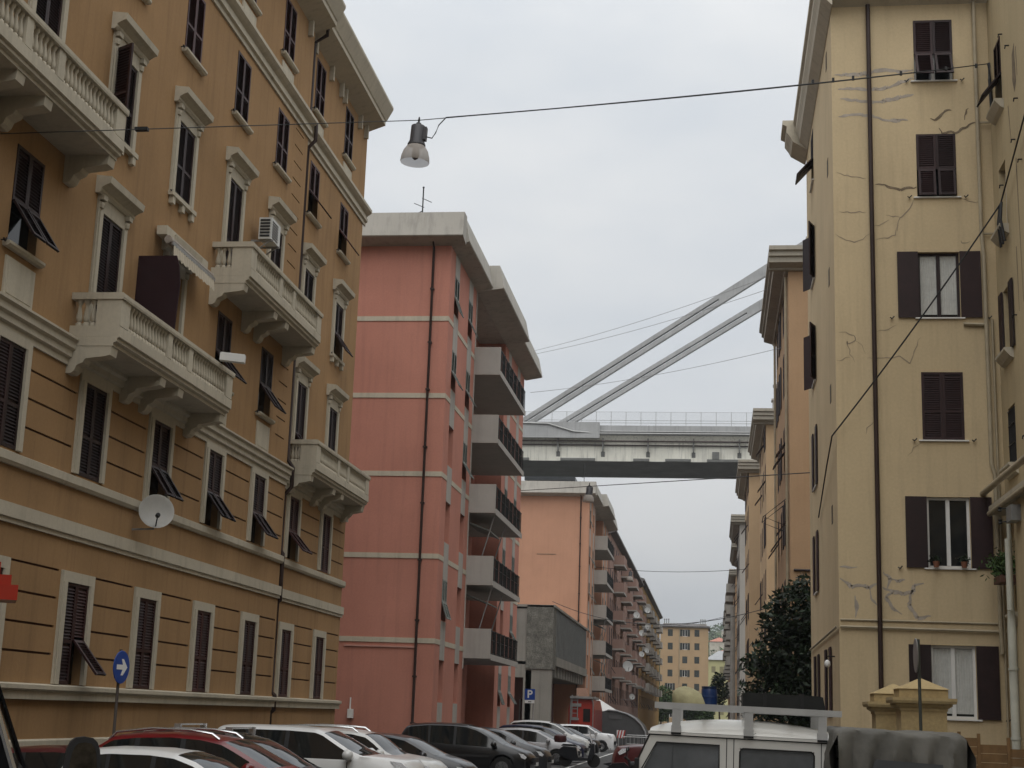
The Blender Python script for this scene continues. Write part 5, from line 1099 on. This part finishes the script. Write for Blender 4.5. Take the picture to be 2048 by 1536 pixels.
for x in (-5.0, -7.8):
    for y in (9.5, 11.0): o.lathe([(.2, -.12), (.42, -.12), (.46, 0), (.42, .12), (.2, .12)], (x, y, .46), 20, 1)
o.build_each('wheel', TYRE, V, 40)

# ------------------------------------------------------------------ white off-road truck with a roof rack
YJ = 23.0
J = empty('off_road_truck', (.45, YJ + .85, 0), 'old white off-road truck with a tall roof rack parked on the right', 'truck'); J.rotation_euler = (0, R(1.1), 0)
JW = carpaint('truck_white', (.62, .61, .57), .45)
jf = lambda u, n, z: (u, YJ - n, z)
body = MB(jf); zt = 1.86; wins = [(-.80, .05, 1.32, 1.76), (.40, 1.46, 1.30, 1.72)]
def jside(n, sgn):
    body.wall(-.62, 1.86, .75, zt, [(-.62, .07, 1.28, 1.745, .04), (.37, 1.45, 1.26, 1.72, .04), (1.62, 1.80, 1.26, 1.66, .04)], n=n) if sgn > 0 else body.poly([(-.62, n, .75), (1.86, n, .75), (1.86, n, zt), (-.62, n, zt)])
    body.poly([(-1.42, n, .75), (-.62, n, .75), (-.62, n, zt), (-.93, n, zt), (-1.16, n, 1.42), (-1.22, n, 1.30)]) if sgn < 0 else None
jside(0, 1)
# the slanted front of the side: door window with a raked edge
body.poly([(-1.30, 0, .75), (-.62, 0, .75), (-.62, 0, 1.28), (-1.20, 0, 1.28)]); body.poly([(-1.20, 0, 1.28), (-1.10, 0, 1.28), (-.845, 0, 1.745), (-.95, 0, zt)]); body.poly([(-.95, 0, zt), (-.845, 0, 1.745), (-.62, 0, 1.745), (-.62, 0, zt)])
body.poly([(-1.30, -1.7, .75), (1.86, -1.7, .75), (1.86, -1.7, zt), (-.95, -1.7, zt)])
body.poly([(1.86, 0, .75), (1.86, -1.7, .75), (1.86, -1.7, zt), (1.86, 0, zt)])
body.box(-2.55, -1.30, -1.62, -.08, .72, 1.16); body.box(-2.6, 1.95, -1.7, 0.0, .48, .74)
for a in (-2.5, ): body.box(a, -1.32, -.079, .02, .74, 1.02); body.box(a, -1.32, -1.72, -1.621, .74, 1.02)
body.build('body', JW, J)
r = MB(jf)   # roof: gutter, cambered top in two steps
r.prism([(-.98, 1.862), (1.92, 1.862), (1.93, 1.90), (-.99, 1.90)], -1.73, .03, 1)
def rpt(x, t):     # t 0..1 across the roof
    base = 1.93 + .20 * math.sin(math.pi * min(1, max(0, (x + .97) / 2.86))) ** .55; 
    return 1.905 + (base - 1.905) * (min(1, math.sin(math.pi * t) * 2.6)) ** .8
xs = [-.96, -.93, -.86, -.7, -.5, -.2, .1, .42, .8, 1.2, 1.5, 1.7, 1.82, 1.88]; ts = [0, .02, .05, .1, .2, .35, .5, .65, .8, .9, .95, .98, 1]
ix = [[r.pt((x, -1.7 * t, rpt(x, t))) for t in ts] for x in xs]
for i in range(len(xs) - 1):
    for k in range(len(ts) - 1): r.p.append([ix[i][k], ix[i + 1][k], ix[i + 1][k + 1], ix[i][k + 1]])
r.build('roof', JW, J, 40)
o = MB(jf); o.tube([(.43, -.45, 2.135), (.43, -1.2, 2.135)], .03, 6); o.tube([(.46, .02, 1.86), (.6, .06, 1.95)], .008, 5); o.build('roof_vent', JW, J)
for (a, b_, c, d) in ((-1.08, .06, 1.27, 1.74), (.38, 1.44, 1.27, 1.71), (1.63, 1.79, 1.27, 1.65)):
    o = MB(jf); 
    if a < -1: o.poly([(-1.09, -.03, c), (b_, -.03, c), (b_, -.03, d), (-.85, -.03, d)])
    else: o.poly([(a, -.03, c), (b_, -.03, c), (b_, -.03, d), (a, -.03, d)])
    g_ = o.build('side_window', mat('truck_glass', (.10, .105, .11), .08, .4, 1.2, spec=.8) if 'truck_glass' not in bpy.data.materials else bpy.data.materials['truck_glass'], J)
    o = MB(jf); t = .018
    if a < -1: o.prism([(-1.12, c - .02), (b_ + .02, c - .02), (b_ + .02, d + .02), (-.86, d + .02)], -.002, .004, 1) if False else o.tube([(-1.11, .004, c), (-.855, .004, d + .005), (b_ + .01, .004, d + .005), (b_ + .01, .004, c)], .011, 5)
    else: o.tube([(a - .01, .004, c), (a - .01, .004, d - .04), (a + .03, .004, d + .008), (b_ - .03, .004, d + .008), (b_ + .01, .004, d - .04), (b_ + .01, .004, c)], .011, 5)
    o.build('window_seal', BLACK, g_)
o = MB(jf)
for x in (.17, .275, 1.545): o.box(x, x + .012, .0, .004, .76, zt)
o.box(-.97, 1.88, .0, .006, 1.845, 1.862); o.tube([(-1.22, .006, 1.28), (-.965, .006, 1.85)], .012, 5); o.build_each('door_seam', BLACK, J)
o = MB(jf); o.box(.44, .50, -.8, -.2, 1.3, 1.66); o.box(-.5, .04, -.8, -.3, 1.25, 1.55); o.box(1.1, 1.16, -.8, -.1, 1.3, 1.7); o.build_each('seat', PLASTIC, J)
o = MB(jf); o.tube([(-1.1, .0, 1.32), (-1.12, .12, 1.34)], .012, 5); o.box(-1.16, -1.10, .1, .28, 1.28, 1.5); o.build('mirror', BLACK, J)
o = MB()
for x in (-1.9, 1.1):
    for y in (YJ + .12, YJ + 1.58): o.lathe([(.2, -.11), (.37, -.11), (.40, 0), (.37, .11), (.2, .11)], (x, y, .40), 20, 1)
o.build_each('wheel', TYRE, J, 40)
rk = MB(jf); RZ = 2.245
for n in (.02, -1.72):
    rk.box(-.90, 1.84, n - .03, n + .03, RZ - .005, RZ + .085)
    for x in (-.635, .43, 1.50): rk.box(x, x + .125, n - .025, n + .025, 1.93, RZ); rk.box(x - .01, x + .135, n - .04, n + .04, 1.90, 2.0)
for x in (-.88, -.2, .45, 1.1, 1.78): rk.box(x, x + .06, -1.69, -.01, RZ + .003, RZ + .055)
rk.build('roof_rack', mat('rack_grey', (.42, .42, .41), .5, .1, 3, metal=.1, dirt=.2), J)
o = MB(jf); o.box(.10, .38, .031, .045, RZ + .02, RZ + .06)
for x in (-.645, .42, 1.49): o.box(x, x + .145, -.04, .05, 1.87, 1.93)
o.build_each('rack_foot', BLACK, J)
# loads on the rack
def local(x, y, z): return (x, y, z)
sk = MB(); cx, cy = -.36, 23.75
n1, n2 = 16, 10; rows_ = []
rr = random.Random(2)
for j in range(n2 + 1):
    t = j / n2; zz = RZ + .085 + .275 * t; off = -.02 - .05 * t; rx = .235 * (1 - t ** 3.2) ** .6 + .004; ry = .25 * (1 - t ** 3) ** .6 + .004
    rows_.append([sk.pt((cx + off + (rx * (1 + (.55 * (1 - t) if math.cos(a) > 0 else 0))) * math.cos(a) * (1 + .05 * math.sin(3 * a + t * 4)), cy + ry * math.sin(a), zz + .012 * math.sin(5 * a))) for a in [2 * math.pi * i / n1 for i in range(n1)]])
for A_, B_ in zip(rows_, rows_[1:]):
    for i in range(n1): sk.p.append([A_[i], A_[(i + 1) % n1], B_[(i + 1) % n1], B_[i]])
sk.p.append(rows_[-1])
thing('canvas_sack', sk, mat('yellowish_canvas', (.36, .33, .19), .8, .25, 4, .5, 12), 'yellowish canvas sack lying on the front of the roof rack', 'sack', smooth=60)
br_ = empty('plastic_barrel', (-.05, 23.7, RZ + .065), 'dark blue plastic barrel standing on the roof rack beside the sack', 'barrel')
o = MB(); o.lathe([(.04, RZ + .075), (.115, RZ + .08), (.12, RZ + .12), (.12, RZ + .20), (.125, RZ + .205), (.125, RZ + .225), (.12, RZ + .23), (.12, RZ + .32), (.105, RZ + .345), (.105, RZ + .36), (.02, RZ + .365)], (-.05, 23.7, 0), 24); o.build('drum', mat('blue_plastic', (.010, .030, .105), .4, .1), br_, 40)
o = MB(); o.lathe([(.113, RZ + .34), (.118, RZ + .35), (.118, RZ + .372), (.02, RZ + .374)], (-.05, 23.7, 0), 20); o.build('lid', mat('blue_lid', (.012, .028, .08), .4), br_, 40)
cz = empty('cargo_box', (1.1, 23.7, RZ + .065), 'long black cargo box lying on the rear of the roof rack', 'box')
o = MB(); o.prism([(.45, RZ + .07), (1.62, RZ + .03), (1.66, RZ + .08), (1.63, RZ + .25), (1.55, RZ + .265), (.50, RZ + .285), (.45, RZ + .26)], 23.15, 24.4, 1); o.build('box', mat('black_tarp', (.012, .013, .012), .75, .3, 3, .4, 8), cz)
o = MB()
for x in (.75, 1.3): o.prism([(x, RZ + .06), (x + .05, RZ + .06), (x + .05, RZ + .292), (x, RZ + .292)], 23.14, 24.41, 1)
o.build_each('strap', BLACK, cz)
# ------------------------------------------------------------------ tarpaulin covered vehicle
tp = MB(); nx, ny = 26, 16; x0, x1, y0, y1 = 1.72, 3.45, 21.7, 25.5; rr = random.Random(8)
def tz(x, y):
    u = (x - x0) / (x1 - x0); v = (y - y0) / (y1 - y0); return 2.06 - .03 * u + .025 * math.sin(u * 7 + v * 2) * .6 + .012 * math.sin(u * 19 + v * 11)
top = [[tp.pt((x0 + (x1 - x0) * i / nx, y0 + (y1 - y0) * j / ny, tz(x0 + (x1 - x0) * i / nx, y0 + (y1 - y0) * j / ny) - (.05 if i in (0, nx) else 0) - (.03 if j == 0 else 0))) for i in range(nx + 1)] for j in range(ny + 1)]
for j in range(ny):
    for i in range(nx): tp.p.append([top[j][i], top[j][i + 1], top[j + 1][i + 1], top[j + 1][i]])
def skirt(path, outw, drops):
    prev = path
    for q, (dz, amp) in enumerate(drops):
        cur = []
        for i, k in enumerate(path):
            x, y, z = tp.v[k]; w_ = amp * (.5 + .5 * math.sin(i * 1.1 + q * .6)) + amp * .4 * math.sin(i * 2.7 + q)
            cur.append(tp.pt((x + outw[0] * w_, y + outw[1] * w_, z - dz)))
        for i in range(len(path) - 1): tp.p.append([prev[i], prev[i + 1], cur[i + 1], cur[i]])
        prev = cur
dr = [(.04, .03), (.12, .05), (.25, .09), (.4, .11), (.55, .13), (.75, .14), (1.1, .14)]
skirt(top[0], (0, -1), dr); skirt([top[j][nx] for j in range(ny + 1)], (1, 0), dr); skirt([top[j][0] for j in range(ny + 1)], (-1, 0), dr)
CV = empty('covered_vehicle', (2.6, 23.6, 0), 'vehicle hidden under a wrinkled olive grey tarpaulin right of the white truck', 'vehicle')
tp.build('tarpaulin', mat('olive_tarpaulin', (.12, .115, .10), .6, .3, 1.5, .7, 4, spec=.35, dirt=.3, dcol=(.16, .15, .13)), CV, 70)
o = MB(); o.box(1.85, 3.4, 21.85, 25.4, .35, 1.9); o.build('body', PLASTIC, CV)
o = MB(); o.prism([(2.0, 1.0), (3.2, 1.0), (3.1, 1.62), (2.2, 1.66)], 21.52, 21.53, 1); o.build('rear_window', mat('clear_sheet', (.07, .075, .08), .25), CV)
o = MB()
for x in (1.95, 3.3):
    for y in (22.3, 24.9): o.lathe([(.2, -.1), (.34, -.1), (.36, 0), (.34, .1), (.2, .1)], (x, y, .36), 18, 0)
o.build_each('wheel', TYRE, CV, 40)
# ------------------------------------------------------------------ gate pillars, sign post, fence
PIL = mat('pillar_yellow', (.43, .325, .165), .9, .15, 1.5, .3, 30, dirt=.35, dcol=(.2, .13, .06), fine=.1)
def pillar(cx, y, z0, wd, label):
    t = empty('gate_pillar', (cx, y + wd / 2, 0), label, 'pillar', 'pair of gate pillars'); h = wd / 2; cy = y + h
    def sq(b, hw, a, c, hw2=None):
        g_ = hw2 or hw; p = [b.pt((cx + sx * hw, cy + sy * hw, a)) for sx, sy in ((-1, -1), (1, -1), (1, 1), (-1, 1))]; q = [b.pt((cx + sx * g_, cy + sy * g_, c)) for sx, sy in ((-1, -1), (1, -1), (1, 1), (-1, 1))]
        for i in range(4): b.p.append([p[i], p[(i + 1) % 4], q[(i + 1) % 4], q[i]])
        b.p.append(p[::-1]); b.p.append(q)
    b = MB(); sq(b, h, 0, z0); b.build('shaft', PIL, t)
    b = MB(); sq(b, h + .02, z0, z0 + .05); sq(b, h + .03, z0 + .052, z0 + .10, h + .10); sq(b, h + .10, z0 + .102, z0 + .14); sq(b, h + .16, z0 + .142, z0 + .19, h + .18); sq(b, h + .18, z0 + .192, z0 + .25); b.build('capital', PIL, t)
    b = MB(); sq(b, h + .03, z0 + .252, z0 + .42); sq(b, h + .06, z0 + .422, z0 + .64, .02); b.build('cap', PIL, t)
pillar(4.13, 31, 2.43, .88, 'yellow gate pillar with a pyramid cap in front, beside the sign post'); pillar(3.83, 33, 2.36, .84, 'yellow gate pillar partly hidden behind its twin')
ps = empty('sign_post', (3.53, 27, 0), 'dark round traffic sign seen edge on, on a post before the yellow pillars', 'sign')
o = MB(); o.tube([(3.55, 27, 0), (3.53, 27, 3.6)], .028, 8); o.build('post', mat('post_grey_green', (.06, .065, .055), .6), ps)
o = MB(); o.lathe([(.005, 0), (.29, 0), (.30, .01), (.29, .02), (.005, .02)], (3.475, 27.0, 3.32), 24, 0); o.build('sign_plate', ZINC, ps)
fn = empty('wooden_fence', (6.3, 36, 0), 'brown wooden lattice fence panels under the lowest window of the yellow building', 'fence'); WOOD = mat('fence_wood', (.21, .12, .05), .8, .25, 3, dirt=.2)
o = MB()
for x0, x1, z1 in ((5.55, 5.95, 2.0), (5.98, 6.62, 1.86), (6.66, 7.15, 1.78)):
    for k in range(9): z = z1 - .08 - k * .2; o.box(x0, x1, 36.0, 36.02, z - .19, z)
o.build('board_panel', WOOD, fn)
for x, z in ((5.52, 2.05), (5.95, 2.02), (6.6, 1.95), (7.15, 1.85)): o = MB(); o.box(x, x + .07, 35.95, 36.0, 0, z); o.build('post', WOOD, fn)
# ------------------------------------------------------------------ blue signs on the left
s1 = empty('traffic_sign', (-11.0, 27.3, 0), 'round blue sign with a white arrow on a post before the ochre building', 'sign')
o = MB(); o.tube([(-11.0, 27.3, .1), (-11.0, 27.3, 3.05)], .03, 8); o.build('post', mat('post_brown', (.09, .075, .065), .6, .2), s1)
T0 = Matrix.Translation((-10.96, 27.26, 2.72)) @ Matrix.Rotation(R(84), 4, 'Z')
o = MB(); o.T = T0; o.lathe([(.005, 0), (.30, 0), (.305, -.012), (.30, -.02), (.005, -.02)], n=28, axis=1); o.build('sign_plate', BLUEP, s1, 40)
o = MB(); o.T = T0; o.prism([(-.2, -.045), (.03, -.045), (-.03, -.15), (.05, -.15), (.21, 0), (.05, .15), (-.03, .15), (.03, .045), (-.2, .045)], -.026, -.023, 1); o.build('arrow', SIGNW, s1)
s2 = empty('parking_sign', (-9.53, 80, 0), 'square blue parking sign with a white letter P beyond the dark blue car', 'sign')
o = MB(); o.tube([(-9.35, 80.05, .1), (-9.35, 80.05, 3.4)], .035, 8); o.build('post', ZINC, s2)
o = MB(); o.box(-9.82, -9.27, 79.97, 80.0, 2.88, 3.44); o.build('sign_plate', BLUEP, s2)
def text(body, size, T, m, parent, name, ext=.004):
    cu = bpy.data.curves.new(name, 'FONT'); cu.body = body; cu.size = size; cu.extrude = ext; cu.align_x = 'CENTER'; cu.align_y = 'CENTER'; cu.offset = size * .02
    ob = bpy.data.objects.new(name, cu); col.objects.link(ob); dg = bpy.context.evaluated_depsgraph_get(); me = bpy.data.meshes.new_from_object(ob.evaluated_get(dg)); bpy.data.objects.remove(ob)
    me.transform(T); me.materials.clear(); me.materials.append(m); q = link(name, me, parent, (0, 0, 0)); return q
text('P', .56, Matrix.Translation((-9.545 + 9.53, 79.965 - 80, 3.15)) @ Matrix.Rotation(R(90), 4, 'X'), SIGNW, s2, 'letter')
o = MB(); o.box(-9.80, -9.29, 79.97, 80.0, 2.70, 2.86); o.box(-9.62, -9.45, 79.96, 79.969, 2.76, 2.80); o.build('plate_below', SIGNW, s2)
o = MB(); o.box(-9.62, -9.45, 79.952, 79.959, 2.755, 2.795); o.build('plate_mark', BLACK, s2)
# meter box on the pink wall
mb_ = MB(); mb_.box(-14.28, -14.06, 59.1, 59.27, 1.75, 2.1); mb_.tube([(-14.2, 59.2, 2.1), (-14.2, 59.2, 2.55)], .03, 6); thing('meter_box', mb_, WHITE, 'small white meter box with a pipe at the foot of the pink side wall', 'box')
HAZE = 0.00024
hzm = bpy.data.materials.new('haze_air'); hzm.use_nodes = True; hn = hzm.node_tree.nodes; hn.remove(hn['Principled BSDF'])
pv = hn.new('ShaderNodeVolumePrincipled'); pv.inputs['Color'].default_value = (.86, .88, .9, 1); pv.inputs['Density'].default_value = HAZE; pv.inputs['Anisotropy'].default_value = .2
hzm.node_tree.links.new(pv.outputs[0], hn['Material Output'].inputs['Volume'])
o = MB(); o.box(-2600, 2600, -450, 3300, -2, 215)
if HAZE > 0: h_ = thing('haze', o, hzm, None, None); tag(h_, kind='stuff')
